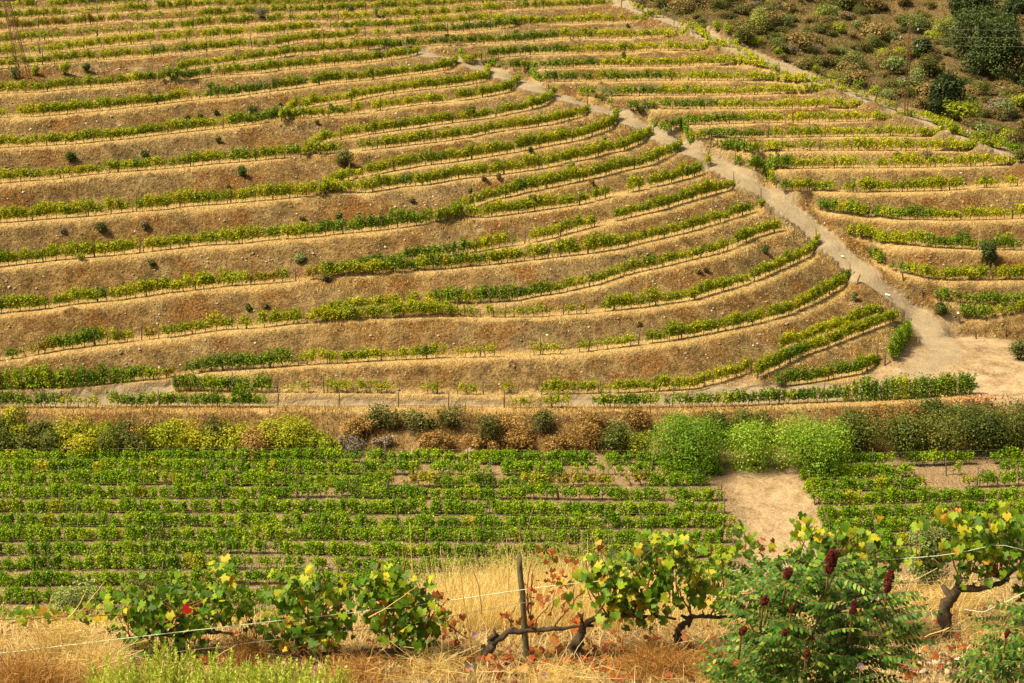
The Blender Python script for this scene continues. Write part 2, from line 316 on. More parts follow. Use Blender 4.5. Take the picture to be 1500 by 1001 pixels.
RR('A14', [(1246,348),(1300,358),(1376,364),(1430,366),(1500,367),(1660,368)], [(1246,5.2),(1500,6.4)],
   [(1246,1350,1,'d',G_),(1352,1520,1,'d',D_)], "vine row running just behind the dark conical bush")
RR('A15', [(1276,384),(1300,396),(1350,407),(1378,411),(1450,411),(1500,410),(1660,412)], [(1276,3.8),(1500,4.6)],
   [(1278,1340,.8,'m',D_),(1342,1520,1,'d',G_)], "vine row in front of the dark conical bush")
RR('A16', [(1368,440),(1400,444),(1440,447),(1470,449),(1500,448),(1660,450)], [(1368,2.3),(1500,2.9)],
   [(1372,1396,.8,'m',D_),(1402,1436,.9,'m',D_),(1444,1520,1,'d',D_)], "short vine row second above the open dirt turning area")
RR('A17', [(1412,467),(1440,469),(1465,464),(1500,459),(1660,456)], [(1412,1.4),(1500,1.9)],
   [(1412,1450,1,'d',D_),(1452,1520,.8,'m',G_)], "lowest short vine row on a straw-covered bank over the turning area")

ROAD = np.array([(615,79,21),(650,85,20.4),(690,96,19.4),(720,106,18.6),(740,113,18.2),(764,122,17.6),(790,132,17.1),(830,146,16.1),(850,152,15.8),(880,162,15.2),(900,169,14.9),(940,186,14.1),(982,207,13.2),(1024,228,12.0),(1060,246,10.9),(1090,266,9.7),(1130,290,8.4),(1160,312,7.3),(1190,336,6.1),(1216,360,5.2),(1250,388,4.2),(1272,410,3.4),(1310,436,2.5),(1340,458,1.6),(1362,482,.8),(1378,508,.2)], float)
PATH = np.array([(840,-12,25.3),(905,4,24.4),(985,32,22.6),(1050,60,21.7),(1100,80,20.9),(1150,99,20.1),(1200,119,19.0),(1270,144,17.9),(1330,168,16.6),(1400,192,15.4),(1450,212,14.6),(1500,232,13.8),(1660,300,11.5)], float)
DIRT = np.array([(1384,508,.25),(1402,494,.35),(1450,494,.45),(1500,497,.5),(1660,500,.5)], float)

# --- per photograph column: heights of every surveyed line, kept to believable slopes
XS = np.arange(-160, 1661, 4.0)
lines = {}
for n, r in MAIN.items():
    p = r['pts']; y = np.interp(XS, p[:, 0], p[:, 1]); inside = (XS >= p[0, 0] - .1) & (XS <= p[-1, 0] + .1)
    z = None
    if r['z'] is not None: zz = np.array(r['z'], float); z = np.interp(XS, zz[:, 0], zz[:, 1])
    lines[n] = [np.where(inside, y, np.nan), z]
for n, a in (('ROAD', ROAD), ('PATH', PATH), ('DIRT', DIRT)):
    ins = (XS >= a[0, 0] - .1) & (XS <= a[-1, 0] + .1)
    lines[n] = [np.where(ins, np.interp(XS, a[:, 0], a[:, 1]), np.nan), np.interp(XS, a[:, 0], a[:, 2])]
ZS = {n: np.full(len(XS), np.nan) for n in lines}
CI = np.arange(0, len(XS), 4); unk = {}; rows_ = []
for n in lines:
    y = lines[n][0]; ok = [i for i in CI if not np.isnan(y[i])]
    if not ok: ok = [int(np.where(~np.isnan(y))[0][len(np.where(~np.isnan(y))[0]) // 2])]
    for i in ok: unk[(n, int(i))] = len(unk)
def eq(terms, rhs, w): rows_.append((terms, rhs, w))
for i in sorted({k[1] for k in unk}):
    K = sorted([(lines[n][0][i], n) for n in lines if (n, i) in unk], reverse=True)
    for (y0, n0), (y1, n1) in zip(K[:-1], K[1:]):
        c0, c1 = float(c_of(y0)), float(c_of(y1)); m_ = float(np.interp((y0 + y1) / 2, [0, 50, 100, 150, 250, 600], [6.5, 5, 3.6, 2.7, 1.9, 1.7]))
        if 'T0' in (n0, n1): m_ = 3.0 if {n0, n1} & {'T1', 'T3', 'T1b', 'T1c', 'T2a'} else 12
        if 'DIRT' in (n0, n1) and 'T0' in (n0, n1): m_ = 60
        # (CAMZ - z1) c1 - (CAMZ - z0) c0 = m (z1 - z0)
        sc = 1 / (c1 + m_); eq([(unk[(n1, i)], (-c1 - m_) * sc), (unk[(n0, i)], (c0 + m_) * sc)], (-CAMZ * c1 + CAMZ * c0) * sc, 1.0 if len(K) else 1)
    if ('T0', i) in unk: eq([(unk[('T0', i)], 1)], 0, 50)
for n in lines:
    ks = sorted(i for (m_, i) in unk if m_ == n)
    for a_, b_ in zip(ks[:-1], ks[1:]):
        if n in ('ROAD', 'PATH', 'DIRT'): continue
        w = 5.0
        if n in ('T3', 'T4') and XS[a_] < 500: w = 2.0
        if n in ('T1', 'T2a', 'T2b', 'T1b', 'T1c'): w = 1.5
        if n.endswith('b'): w = 2.5
        eq([(unk[(n, b_)], 1), (unk[(n, a_)], -1)], 0, w)
    for a_, b_, c_ in zip(ks[:-2], ks[1:-1], ks[2:]): eq([(unk[(n, a_)], 1), (unk[(n, b_)], -2), (unk[(n, c_)], 1)], 0, 6.0)
NU = len(unk); AtA = np.zeros((NU, NU)); Atb = np.zeros(NU)
for terms, rhs, w in rows_:
    for p_, cp in terms:
        Atb[p_] += w * w * cp * rhs
        for q_, cq in terms: AtA[p_, q_] += w * w * cp * cq
AtA[np.arange(NU), np.arange(NU)] += 1e-6
Zu = np.linalg.solve(AtA, Atb)
for n in lines:
    ks = sorted(i for (m_, i) in unk if m_ == n); ok = ~np.isnan(lines[n][0])
    v = np.interp(np.arange(len(XS)), ks, [Zu[unk[(n, k)]] for k in ks]); ZS[n] = np.where(ok, v, np.nan)
def smooth_nan(a, s=6):
    k = np.exp(-.5 * (np.arange(-3 * s, 3 * s + 1) / s) ** 2); m = ~np.isnan(a)
    num = np.convolve(np.where(m, a, 0), k, 'same'); den = np.convolve(m.astype(float), k, 'same')
    return np.where(m, num / np.maximum(den, 1e-6), np.nan)
for it in range(2):
    for i in range(len(XS)):
        K = sorted([(lines[n][0][i], n) for n in lines if not np.isnan(lines[n][0][i])], reverse=True)
        for (y0, n0), (y1, n1) in zip(K[:-1], K[1:]):
            c0, c1 = float(c_of(y0)), float(c_of(y1)); z0 = ZS[n0][i]; Y0 = (CAMZ - z0) * c0
            zmax = (CAMZ * c1 - Y0 + 1.0 * z0) / (c1 + 1.0); ZS[n1][i] = max(min(ZS[n1][i], zmax), z0 + .02 if n1 != 'DIRT' else z0)
    for n in ZS: ZS[n] = smooth_nan(ZS[n], 2)
PL = {}
for n in lines:
    m = ~np.isnan(lines[n][0])
    PL[n] = point(XS[m], lines[n][0][m], ZS[n][m])
PT = {}
for n, P in PL.items():      # strictly left-to-right copy for the terrain columns
    k = [0]
    for i in range(1, len(P)):
        if P[i, 0] > P[k[-1], 0] + .02: k.append(i)
    PT[n] = P[k]

# --- field below the track
FY0, FZ0, FSL = 158.1, -2.6, .177
def field_z(Y): return FZ0 + FSL * (Y - FY0)
FIELD_Y = [679, 695, 712, 731, 752, 773, 793, 814, 836, 859, 885]
def field_Y(y):
    c = float(c_of(y)); return (CAMZ - FZ0 + FSL * FY0) * c / (1 + FSL * c)

# ------------------------------------------------------------------ terrain sheet
DX = .45
GX = np.arange(-96, 96.01, DX)
GY = np.concatenate([np.arange(-12, 13, 1.0), np.arange(13, 23, .2), np.arange(23, 130, 3.0), np.arange(130, 330, .3), np.arange(330, 640, 8.0)])
def fractal(X, Y, scale, seed, octv=4):
    """cheap value noise"""
    out = np.zeros(np.broadcast(X, Y).shape); amp = 1; tot = 0
    for o in range(octv):
        r = np.random.default_rng(seed + o); T = r.random((257, 257))
        u = X / scale * 2 ** o + 37.2 * o; v = Y / scale * 2 ** o + 11.7 * o
        iu = np.floor(u).astype(int); iv = np.floor(v).astype(int); fu = u - iu; fv = v - iv
        fu = fu * fu * (3 - 2 * fu); fv = fv * fv * (3 - 2 * fv); a, b = iu % 256, iv % 256
        out = out + amp * ((T[a, b] * (1 - fu) + T[a + 1, b] * fu) * (1 - fv) + (T[a, b + 1] * (1 - fu) + T[a + 1, b + 1] * fu) * fv - .5)
        tot += amp; amp *= .5
    return out / tot
NX_, NY_ = len(GX), len(GY)
XX, YY = np.meshgrid(GX, GY, indexing='ij')
H = np.zeros((NX_, NY_)); ATT = np.zeros((NX_, NY_, 4)); FG_Z = 37.0
J0, J1 = int(np.searchsorted(GY, 130.0)), int(np.searchsorted(GY, 329.9))
T0P = PT['T0']; T0Y = np.interp(GX, T0P[:, 0], T0P[:, 1])
for i, X in enumerate(GX):
    Yt = T0Y[i]
    ey = float(np.interp(X, [-3, -.8, 2, 4], [18.65, 19.3, 19.5, 19.9]))
    H[i] = np.interp(GY, [-12, 1.5, 3.0, 9.5, 13.0, 17.6, ey, ey + 1.5, 48, 84, 118, 133, Yt - 5.1, Yt - 1.3, 700],
                     [CAMZ - 1.7, CAMZ - 1.7, CAMZ - 2.6, 37.6, 37.1, FG_Z, 36.9, 36.1, 15, -7.5, -7.9, field_z(133), field_z(Yt - 5.1), -.05, -.05])
fixed = YY[:, J0:J1] <= T0Y[:, None] + .3
val = H[:, J0:J1].copy(); best = np.full(val.shape, 1e9)
sub = GY[J0:J1]
def gap_to_next(n):
    """plan distance to the neighbouring lines, to keep benches from overlapping"""
    P = PL[n]; out = np.full(len(P), 99.0)
    for m_, Q in PL.items():
        if m_ == n: continue
        d = np.hypot(P[:, None, 0] - Q[None, :, 0], P[:, None, 1] - Q[None, :, 1]).min(1); out = np.minimum(out, d)
    return out
for n, P in PL.items():
    P = P[np.concatenate([[True], np.hypot(np.diff(P[:, 0]), np.diff(P[:, 1])) > .02])]
    gp = np.interp(np.arange(len(P)) * (len(PL[n]) - 1) / max(1, len(P) - 1), np.arange(len(PL[n])), gap_to_next(n)); L = np.concatenate([[0], np.cumsum(np.hypot(np.diff(P[:, 0]), np.diff(P[:, 1])))])
    if n in ('ROAD', 'PATH'): f = b_ = np.full(len(P), 1.9 if n == 'ROAD' else 1.6)
    elif n == 'DIRT': f = b_ = np.full(len(P), .3)
    elif n == 'T0': f = np.full(len(P), 1.3); b_ = np.minimum(np.interp(P[:, 0], [25, 40], [4.0, 1.0]), gp * .6)
    else:
        e = np.minimum(L if P[0, 0] > -45 else 99, L[-1] - L if P[-1, 0] < 48 else 99); tp = np.clip(e / 1.5, .15, 1)
        f = np.minimum(1.3, gp * .28) * tp; b_ = np.minimum(.9, gp * .2) * tp
    r_ = 5.5
    jj = np.where((sub > P[:, 1].min() - r_) & (sub < P[:, 1].max() + r_))[0]; ii = np.where((GX > P[:, 0].min() - r_) & (GX < P[:, 0].max() + r_))[0]
    if not len(jj) or not len(ii): continue
    sl = (slice(ii[0], ii[-1] + 1), slice(jj[0], jj[-1] + 1)); X_ = GX[ii][:, None]; Yq = sub[jj][None, :]
    d0 = np.full((len(ii), len(jj)), 1e9); z0 = np.zeros_like(d0); w0 = np.zeros_like(d0); sg0 = np.zeros_like(d0)
    for k in range(len(P) - 1):
        ax, ay = P[k, :2]; ex, ey = P[k + 1, 0] - ax, P[k + 1, 1] - ay; L2 = ex * ex + ey * ey
        i0, i1 = np.searchsorted(GX[ii], min(ax, ax + ex) - 6), np.searchsorted(GX[ii], max(ax, ax + ex) + 6); q0, q1 = np.searchsorted(sub[jj], min(ay, ay + ey) - 6), np.searchsorted(sub[jj], max(ay, ay + ey) + 6)
        Xs, Ys = X_[i0:i1], Yq[:, q0:q1]
        t = np.clip(((Xs - ax) * ex + (Ys - ay) * ey) / L2, 0, 1); dx_, dy_ = Xs - ax - t * ex, Ys - ay - t * ey; d = np.hypot(dx_, dy_)
        front = (ex * dy_ - ey * dx_) * (1 if ex >= 0 or True else -1) < 0
        ww = np.where(front, f[k] + t * (f[k + 1] - f[k]), b_[k] + t * (b_[k + 1] - b_[k])); m = d < d0[i0:i1, q0:q1]
        d0[i0:i1, q0:q1] = np.where(m, d, d0[i0:i1, q0:q1]); z0[i0:i1, q0:q1] = np.where(m, P[k, 2] + t * (P[k + 1, 2] - P[k, 2]), z0[i0:i1, q0:q1]); w0[i0:i1, q0:q1] = np.where(m, ww, w0[i0:i1, q0:q1])
    inb = d0 <= np.maximum(w0, .22); nearer = inb & (d0 / np.maximum(w0, .22) < best[sl]) 
    v_ = val[sl]; v_[nearer] = z0[nearer]; best[sl] = np.where(nearer, d0 / np.maximum(w0, .22), best[sl]); fx_ = fixed[sl]; fx_ |= inb
    am = np.clip((w0 + .3 - d0) / .35, 0, 1)
    if n in ('ROAD', 'PATH'): ATT[ii[0]:ii[-1] + 1, J0 + jj[0]:J0 + jj[-1] + 1, 1] = np.maximum(ATT[ii[0]:ii[-1] + 1, J0 + jj[0]:J0 + jj[-1] + 1, 1], np.clip((w0 + .1 - d0 + fractal(X_ + 0 * Yq, Yq + 0 * X_, 2.5, 71) * .8) / .45, 0, 1))
    elif n == 'T0': ATT[ii[0]:ii[-1] + 1, J0 + jj[0]:J0 + jj[-1] + 1, 0] = np.where((Yq <= T0Y[ii][:, None] + .6), am, 0)
    elif n != 'DIRT': A0_ = ATT[ii[0]:ii[-1] + 1, J0 + jj[0]:J0 + jj[-1] + 1, 0]; np.maximum(A0_, am, out=A0_)
T3y = np.interp(GX, PT['T3'][:, 0], PT['T3'][:, 1]); T1y = np.where((GX > PT['T1'][0, 0]) & (GX < PT['T1'][-1, 0]), np.interp(GX, PT['T1'][:, 0], PT['T1'][:, 1]), 1e3)
wd = np.minimum(np.minimum(T3y, T1y) - T0Y, 4.4) - .5; wv = fractal(XX, YY, 1.5, 72) * .8
ATT[:, :, 1] = np.maximum(ATT[:, :, 1], np.clip((YY - T0Y[:, None] - .35 + wv) / .4, 0, 1) * np.clip((T0Y[:, None] + wd[:, None] - YY + wv) / .4, 0, 1) * (GX[:, None] < 34))
ATT[:, :, 0] *= 1 - ATT[:, :, 1]
# far edge of the relaxed sheet
PTH = PT['PATH']; pY = np.interp(GX, PTH[:, 0], PTH[:, 1]); pZ = np.interp(GX, PTH[:, 0], PTH[:, 2])
tY, tZ = PL['T17'][:, 1].mean(), PL['T17'][:, 2].mean()
edge = np.where(GX > PTH[0, 0], pZ + .48 * (GY[J1 - 1] - pY) * np.clip((GX - PTH[0, 0]) / 18, .3, 1), tZ + .12 * (GY[J1 - 1] - tY)); edge = np.convolve(np.pad(edge, 15, 'edge'), np.ones(31) / 31, 'valid')
val[:, -1] = edge; fixed[:, -1] = True
def relax(V, Fx, it, wy):
    for _ in range(it):
        P = np.pad(V, 1, 'edge'); N_ = (P[:-2, 1:-1] + P[2:, 1:-1] + wy * (P[1:-1, :-2] + P[1:-1, 2:])) / (2 + 2 * wy); V = np.where(Fx, V, N_)
    return V
wy = (DX / .3) ** 2
lv = []
V_, Fx_ = val, fixed; pyr = [(V_, Fx_)]
for k in range(5):
    a_, b2_ = V_.shape[0] // 2 * 2, V_.shape[1] // 2 * 2; w_ = Fx_[:a_, :b2_].astype(float).reshape(a_ // 2, 2, b2_ // 2, 2); vv = V_[:a_, :b2_].reshape(a_ // 2, 2, b2_ // 2, 2)
    sw = w_.sum((1, 3)); V_ = np.where(sw > 0, (w_ * vv).sum((1, 3)) / np.maximum(sw, 1e-9), 0); Fx_ = sw > 0; pyr.append((V_, Fx_))
cur = None
for k in range(5, -1, -1):
    V_, Fx_ = pyr[k]
    if cur is None: cur = np.where(Fx_, V_, V_[Fx_].mean())
    else:
        up = np.repeat(np.repeat(cur, 2, 0), 2, 1); up = np.pad(up, ((0, max(0, V_.shape[0] - up.shape[0])), (0, max(0, V_.shape[1] - up.shape[1]))), 'edge')[:V_.shape[0], :V_.shape[1]]; cur = np.where(Fx_, V_, up)
    cur = relax(cur, Fx_, 400 if k > 2 else 120 if k > 0 else 60, wy)
H[:, J0:J1] = cur
for j in range(J1, NY_): H[:, j] = H[:, J1 - 1] + (GY[j] - GY[J1 - 1]) * .06
ATT[:, :, 3] = ((YY > pY[:, None] + np.interp(GX, [PTH[0, 0], PTH[-1, 0]], [3.5, 3.5])[:, None]) & (XX > PTH[0, 0])).astype(float)
roadmask = ATT[:, :, 1].copy()
# open dirt: turning area
def inpoly(X, Y, poly):
    c = np.zeros(X.shape, bool); n = len(poly)
    for i in range(n):
        x1, y1 = poly[i]; x2, y2 = poly[(i + 1) % n]
        cond = ((y1 > Y) != (y2 > Y)); c ^= cond & (X < (x2 - x1) * (Y - y1) / (y2 - y1 + 1e-12) + x1)
    return c
def blurx(A, s):
    r = int(3 * s) + 1; k = np.exp(-.5 * (np.arange(-r, r + 1) / s) ** 2); k /= k.sum()
    P = np.pad(A, ((r, r), (0, 0)), 'edge'); return sum(k[j] * P[j:j + A.shape[0]] for j in range(2 * r + 1))
def polymask(pts, z, s=1.2):
    wob = fractal(XX, YY, 5, 91) * 22 + fractal(XX, YY, 1.2, 92) * 12
    m = (inpoly(SXX + wob * 1.3, SYY + wob * .35, np.array(pts, float)) & (YY > 128) & (YY < 216)).astype(float); return blurx(m, s)
_d = YY * cos(PITCH) - (H - CAMZ) * sin(PITCH); SXX = PX + F * XX / np.maximum(_d, 1); SYY = PY - F * (YY * sin(PITCH) + (H - CAMZ) * cos(PITCH)) / np.maximum(_d, 1)
dirt = polymask([(1195,586),(1250,558),(1290,545),(1318,530),(1345,500),(1345,470),(1395,480),(1410,494),(1500,498),(1660,500),(1660,596),(1450,592),(1425,578),(1300,584)], .1)
dirt = np.maximum(dirt, polymask([(990,586),(1040,574),(1104,552),(1112,560),(1060,582),(1010,592)], .8))
dirt = np.maximum(dirt, polymask([(1340,462),(1400,458),(1412,472),(1400,492),(1350,500)], .9))
rut = polymask([(1358,498),(1392,500),(1414,525),(1390,543),(1330,563),(1255,584),(1235,578),(1310,552),(1352,536),(1366,515)], .1, .8)
ATT[:, :, 1] = np.maximum(ATT[:, :, 1], rut * .75)
patch = polymask([(1052,684),(1165,684),(1195,735),(1218,800),(1225,845),(1085,850),(1085,770)], -3.8)
patch = np.maximum(patch, .8 * polymask([(611,598),(624,598),(618,628),(604,660),(590,664),(604,625)], -1.2, .7))
far = YY > 130
H = blurx(H, .6)
riser = far & (ATT[:, :, 0] < .5) & (ATT[:, :, 1] < .5) & (YY > 164) & (dirt < .3)
H += np.where(riser, 1, 0) * (fractal(XX, YY, 1.4, 5) * .75 + fractal(XX, YY, 6, 15) * .6 + fractal(XX, YY * .2, 1.1, 16, 3) * .55)
H += np.where(far, fractal(XX, YY, 9, 25) * .12, 0)
H += ATT[:, :, 3] * (fractal(XX, YY, 22, 35) * 7 + fractal(XX, YY, 4, 45) * 1.1) * np.clip((YY - 225) / 12, 0, 1)
fg = (YY > 12.9) & (YY < 21)
H += np.where(fg, fractal(XX, YY, 2.2, 55) * .16 + fractal(XX, YY, .5, 56) * .05, 0)
bank = (YY > 159.8) & (YY < 165)
H += np.where(bank, fractal(XX, YY, 2.5, 66) * .5, 0)
def hfun(X, Y):
    X = np.asarray(X, float); Y = np.asarray(Y, float)
    i = np.clip(((X - GX[0]) / DX).astype(int), 0, len(GX) - 2); j = np.clip(np.searchsorted(GY, Y) - 1, 0, len(GY) - 2)
    fx = np.clip((X - GX[i]) / DX, 0, 1); fy = np.clip((Y - GY[j]) / (GY[j + 1] - GY[j]), 0, 1)
    return (H[i, j] * (1 - fx) + H[i + 1, j] * fx) * (1 - fy) + (H[i, j + 1] * (1 - fx) + H[i + 1, j + 1] * fx) * fy
def attf(A, X, Y):
    i = np.clip(((X - GX[0]) / DX).round().astype(int), 0, len(GX) - 1); j = np.clip(np.searchsorted(GY, Y), 0, len(GY) - 1)
    return A[i, j]
def on_ground(x, y, near=128, farr=520):
    """where the sight line through photograph pixel (x, y) meets the terrain"""
    x = np.atleast_1d(np.asarray(x, float)); y = np.atleast_1d(np.asarray(y, float))
    v = (PY - y) / F; dx = (x - PX) / F; dy = cos(PITCH) + v * sin(PITCH); dz = -sin(PITCH) + v * cos(PITCH)
    T = np.arange(near, farr, .25)
    Xr = dx[:, None] * T; Yr = dy[:, None] * T; Zr = CAMZ + dz[:, None] * T
    hit = Zr < hfun(Xr, Yr); k = np.where(hit.any(1), hit.argmax(1), len(T) - 1); i = np.arange(len(x))
    X, Y = Xr[i, k], Yr[i, k]; return np.stack([X, Y, hfun(X, Y)], -1)

nx, ny = len(GX), len(GY)
idx = np.arange(nx * ny).reshape(nx, ny)
quads = np.stack([idx[:-1, :-1], idx[1:, :-1], idx[1:, 1:], idx[:-1, 1:]], -1).reshape(-1, 4)

def ground_material():
    m, t, out = newmat("terraced_ground")
    g = t.nodes.new("ShaderNodeNewGeometry"); pos = g.outputs["Position"]
    at = t.nodes.new("ShaderNodeAttribute"); at.attribute_name = "surf"
    sep = t.nodes.new("ShaderNodeSeparateColor"); t.links.new(at.outputs["Color"], sep.inputs[0])
    bench, road, scrub = sep.outputs[0], sep.outputs[1], sep.outputs[2]
    at2 = t.nodes.new("ShaderNodeAttribute"); at2.attribute_name = "zone"
    sp2 = t.nodes.new("ShaderNodeSeparateColor"); t.links.new(at2.outputs["Color"], sp2.inputs[0])
    dirt_, field_, fore_ = sp2.outputs[0], sp2.outputs[1], sp2.outputs[2]
    big = noise(t, pos, .09, 4, .6); mid = noise(t, pos, .7, 5, .65); fine = noise(t, pos, 4.5, 4, .7)
    vf = noise(t, pos, 14, 3, .7)
    soil = ramp(t, mid, [(.30, (.10, .060, .024)), (.5, (.25, .158, .064)), (.72, (.44, .30, .135))])
    soil2 = ramp(t, mid, [(.30, (.13, .09, .045)), (.5, (.27, .19, .092)), (.72, (.44, .32, .165))])
    soil = mixc(t, ramp(t, big, [(.42, (0, 0, 0)), (.58, (1, 1, 1))]), soil, soil2)
    brush = ramp(t, fine, [(.3, (.07, .03, .012)), (.55, (.25, .115, .032)), (.75, (.46, .26, .08))])
    bm = ramp(t, noise(t, pos, .22, 4, .65), [(.5, (0, 0, 0)), (.62, (1, 1, 1))])
    soil = mixc(t, mth(t, 'MULTIPLY', bm, .8), soil, brush)
    soil = mixc(t, ramp(t, fine, [(.36, (.8, .8, .8)), (.52, (0, 0, 0))]), soil, (.075, .042, .018))
    vo = t.nodes.new("ShaderNodeTexVoronoi"); vo.inputs["Scale"].default_value = 3.6; t.links.new(pos, vo.inputs["Vector"])
    vs = t.nodes.new("ShaderNodeSeparateColor"); t.links.new(vo.outputs["Color"], vs.inputs[0])
    st = mth(t, 'MULTIPLY', mth(t, 'LESS_THAN', vo.outputs["Distance"], .27), mth(t, 'GREATER_THAN', vs.outputs[0], .76))
    soil = mixc(t, mth(t, 'MULTIPLY', st, .55), soil, (.44, .34, .22))
    be = ramp(t, fine, [(.3, (.40, .27, .12)), (.6, (.66, .47, .22)), (.8, (.78, .60, .33))])
    col = mixc(t, bench, soil, be)
    sc = ramp(t, fine, [(.3, (.08, .055, .024)), (.5, (.17, .118, .058)), (.75, (.34, .245, .13))])
    col = mixc(t, scrub, col, sc)
    fs = ramp(t, fine, [(.3, (.27, .18, .11)), (.7, (.42, .30, .19))]); col = mixc(t, field_, col, fs)
    dr = ramp(t, mth(t, 'ADD', mth(t, 'MULTIPLY', noise(t, pos, .55, 6, .75), .65), mth(t, 'MULTIPLY', fine, .35)), [(.36, (.14, .085, .045)), (.45, (.26, .18, .11)), (.54, (.36, .27, .18)), (.66, (.45, .36, .25))])
    col = mixc(t, dirt_, col, dr)
    rd = ramp(t, mth(t, 'ADD', mth(t, 'MULTIPLY', mid, .6), mth(t, 'MULTIPLY', fine, .4)), [(.3, (.21, .165, .115)), (.55, (.30, .24, .172)), (.75, (.37, .30, .22))])
    col = mixc(t, road, col, rd)
    fo = ramp(t, noise(t, pos, 6, 6, .7), [(.3, (.16, .10, .055)), (.5, (.29, .20, .12)), (.7, (.42, .31, .20))])
    col = mixc(t, fore_, col, fo)
    p = t.nodes.new("ShaderNodeBsdfPrincipled"); t.links.new(col, p.inputs["Base Color"]); p.inputs["Roughness"].default_value = .95
    p.inputs["Specular IOR Level"].default_value = .1
    h = mth(t, 'ADD', mth(t, 'MULTIPLY', fine, .7), mth(t, 'MULTIPLY', vf, .3)); h2 = mth(t, 'ADD', h, mth(t, 'MULTIPLY', st, .25))
    flat = mth(t, 'SUBTRACT', 1.0, mth(t, 'MULTIPLY', mth(t, 'MAXIMUM', road, dirt_), .8), clamp=True); t.links.new(bump(t, mth(t, 'MULTIPLY', mth(t, 'ADD', h2, mth(t, 'MULTIPLY', noise(t, pos, 1.4, 3, .6), 1.2)), flat), 1.0, .5), p.inputs["Normal"]); t.links.new(p.outputs[0], out.inputs[0])
    return m
me = fast_mesh("ground", np.stack([XX, YY, H], -1).reshape(-1, 3), [quads], ground_material(), smooth=True)
def set_attr(me, name, A):
    a = me.attributes.new(name, 'FLOAT_COLOR', 'POINT'); B = np.ones((nx * ny, 4), np.float32); B[:, :A.shape[-1]] = A.reshape(-1, A.shape[-1]); a.data.foreach_set("color", B.ravel())
roadm = ATT[:, :, 1]
wn = fractal(XX, YY, 1.2, 77) * .5
set_attr(me, "surf", np.stack([np.clip(ATT[:, :, 0] + wn * 1.1 - .12, 0, 1) * (ATT[:, :, 0] > .05), np.clip(roadm * 1.2 + wn * (roadm > .02), 0, 1) * (1 - .0), ATT[:, :, 3]], -1))
zf = ((YY > 129) & (YY < 160.6)).astype(float)
set_attr(me, "zone", np.stack([np.clip(np.maximum(dirt, patch * .9) + 0, 0, 1), zf, (YY < 100).astype(float)], -1))
ground = link(bpy.data.objects.new("ground", me)); tag(ground, kind='structure')

# ------------------------------------------------------------------ vine templates (one plant of a trellised row, about a metre and a quarter long)
LEAF = np.array([(0, -.5, 0), (.42, -.1, .06), (.26, .42, 0), (-.26, .42, 0), (-.42, -.1, .06)]); LEAFF = np.array([(0, 1, 2, 3, 4)])
def vine_mesh(seed, kind, leafm):
    rng = np.random.default_rng(seed); mb = MB()
    n, ht, th, gap = dict(d=(620, 1.40, .23, .0), m=(430, 1.27, .21, .25), s=(140, 1.1, .2, .6), x=(880, 1.75, .42, 0), f=(760, 1.1, .25, 0))[kind]
    lo = {'x': .12, 'f': .16}.get(kind, .40)
    x0 = rng.normal(0, .03)
    mb.tube([(x0, 0, -.25), (x0 + rng.normal(0, .03), .02, .25), (x0 + rng.normal(0, .05), 0, .55)], [.035, .03, .025], M['bark'], 4)
    mb.tube([(-.55, 0, .56), (0, .02, .55), (.55, 0, .57)], .016, M['bark'], 4)
    ns = {'s': 5, 'm': 12}.get(kind, 16)
    P, N = [], []
    for k in range(ns):   # shoots
        sx = rng.uniform(-.62, .62); lean = rng.normal(0, .16, 2); h = ht * rng.uniform(.72, 1.1)
        nn = max(3, int(n / ns * rng.uniform(.6, 1.4)))
        tt = rng.random(nn) ** .85
        z = lo + tt * (h - lo); px = sx + lean[0] * tt + rng.normal(0, .085, nn); pyy = lean[1] * tt * .7 + rng.normal(0, th * .55, nn) * (1.1 - .45 * tt)
        P.append(np.stack([px, pyy, z + rng.normal(0, .05, nn)], -1)); N.append(np.stack([rng.normal(0, .4, nn), np.sign(pyy) * .9, np.full(nn, .55)], -1))
        if kind in 'sm' or rng.random() < .5: mb.tube([(sx, 0, .55), (sx + lean[0] * .5, lean[1] * .4, (h + .5) / 2), (sx + lean[0], lean[1], h)], .009, M['bark'], 3)
    P = np.concatenate(P); N = np.concatenate(N); sz = rng.uniform(.085, .155, len(P)) * (.9 if kind == 'f' else 1.0)
    R3 = facing(rng, N, len(P), .7) * sz[:, None, None]
    mb.scatter(LEAF, LEAFF, P, R3, M[leafm])
    return mb.mesh("grapevine")
VT = {}
def vt(kind, leafm):
    k = (kind, leafm)
    if k not in VT: VT[k] = [vine_mesh(hash(kind + leafm) % 1 + 100 * (ord(kind) + 7 * ord(leafm[1])) + s, kind, leafm) for s in range(6)]
    return VT[k]
def post_mesh(seed, h=1.65):
    rng = np.random.default_rng(seed); mb = MB(); a, b = rng.normal(0, .05, 2)
    mb.tube([(0, 0, -.3), (a * .4, b * .4, h * .5), (a, b, h)], [.048, .045, .04], M['post'], 6); return mb.mesh("post")
POSTS = [post_mesh(s) for s in range(5)]
proto_vines, proto_posts = {}, {}

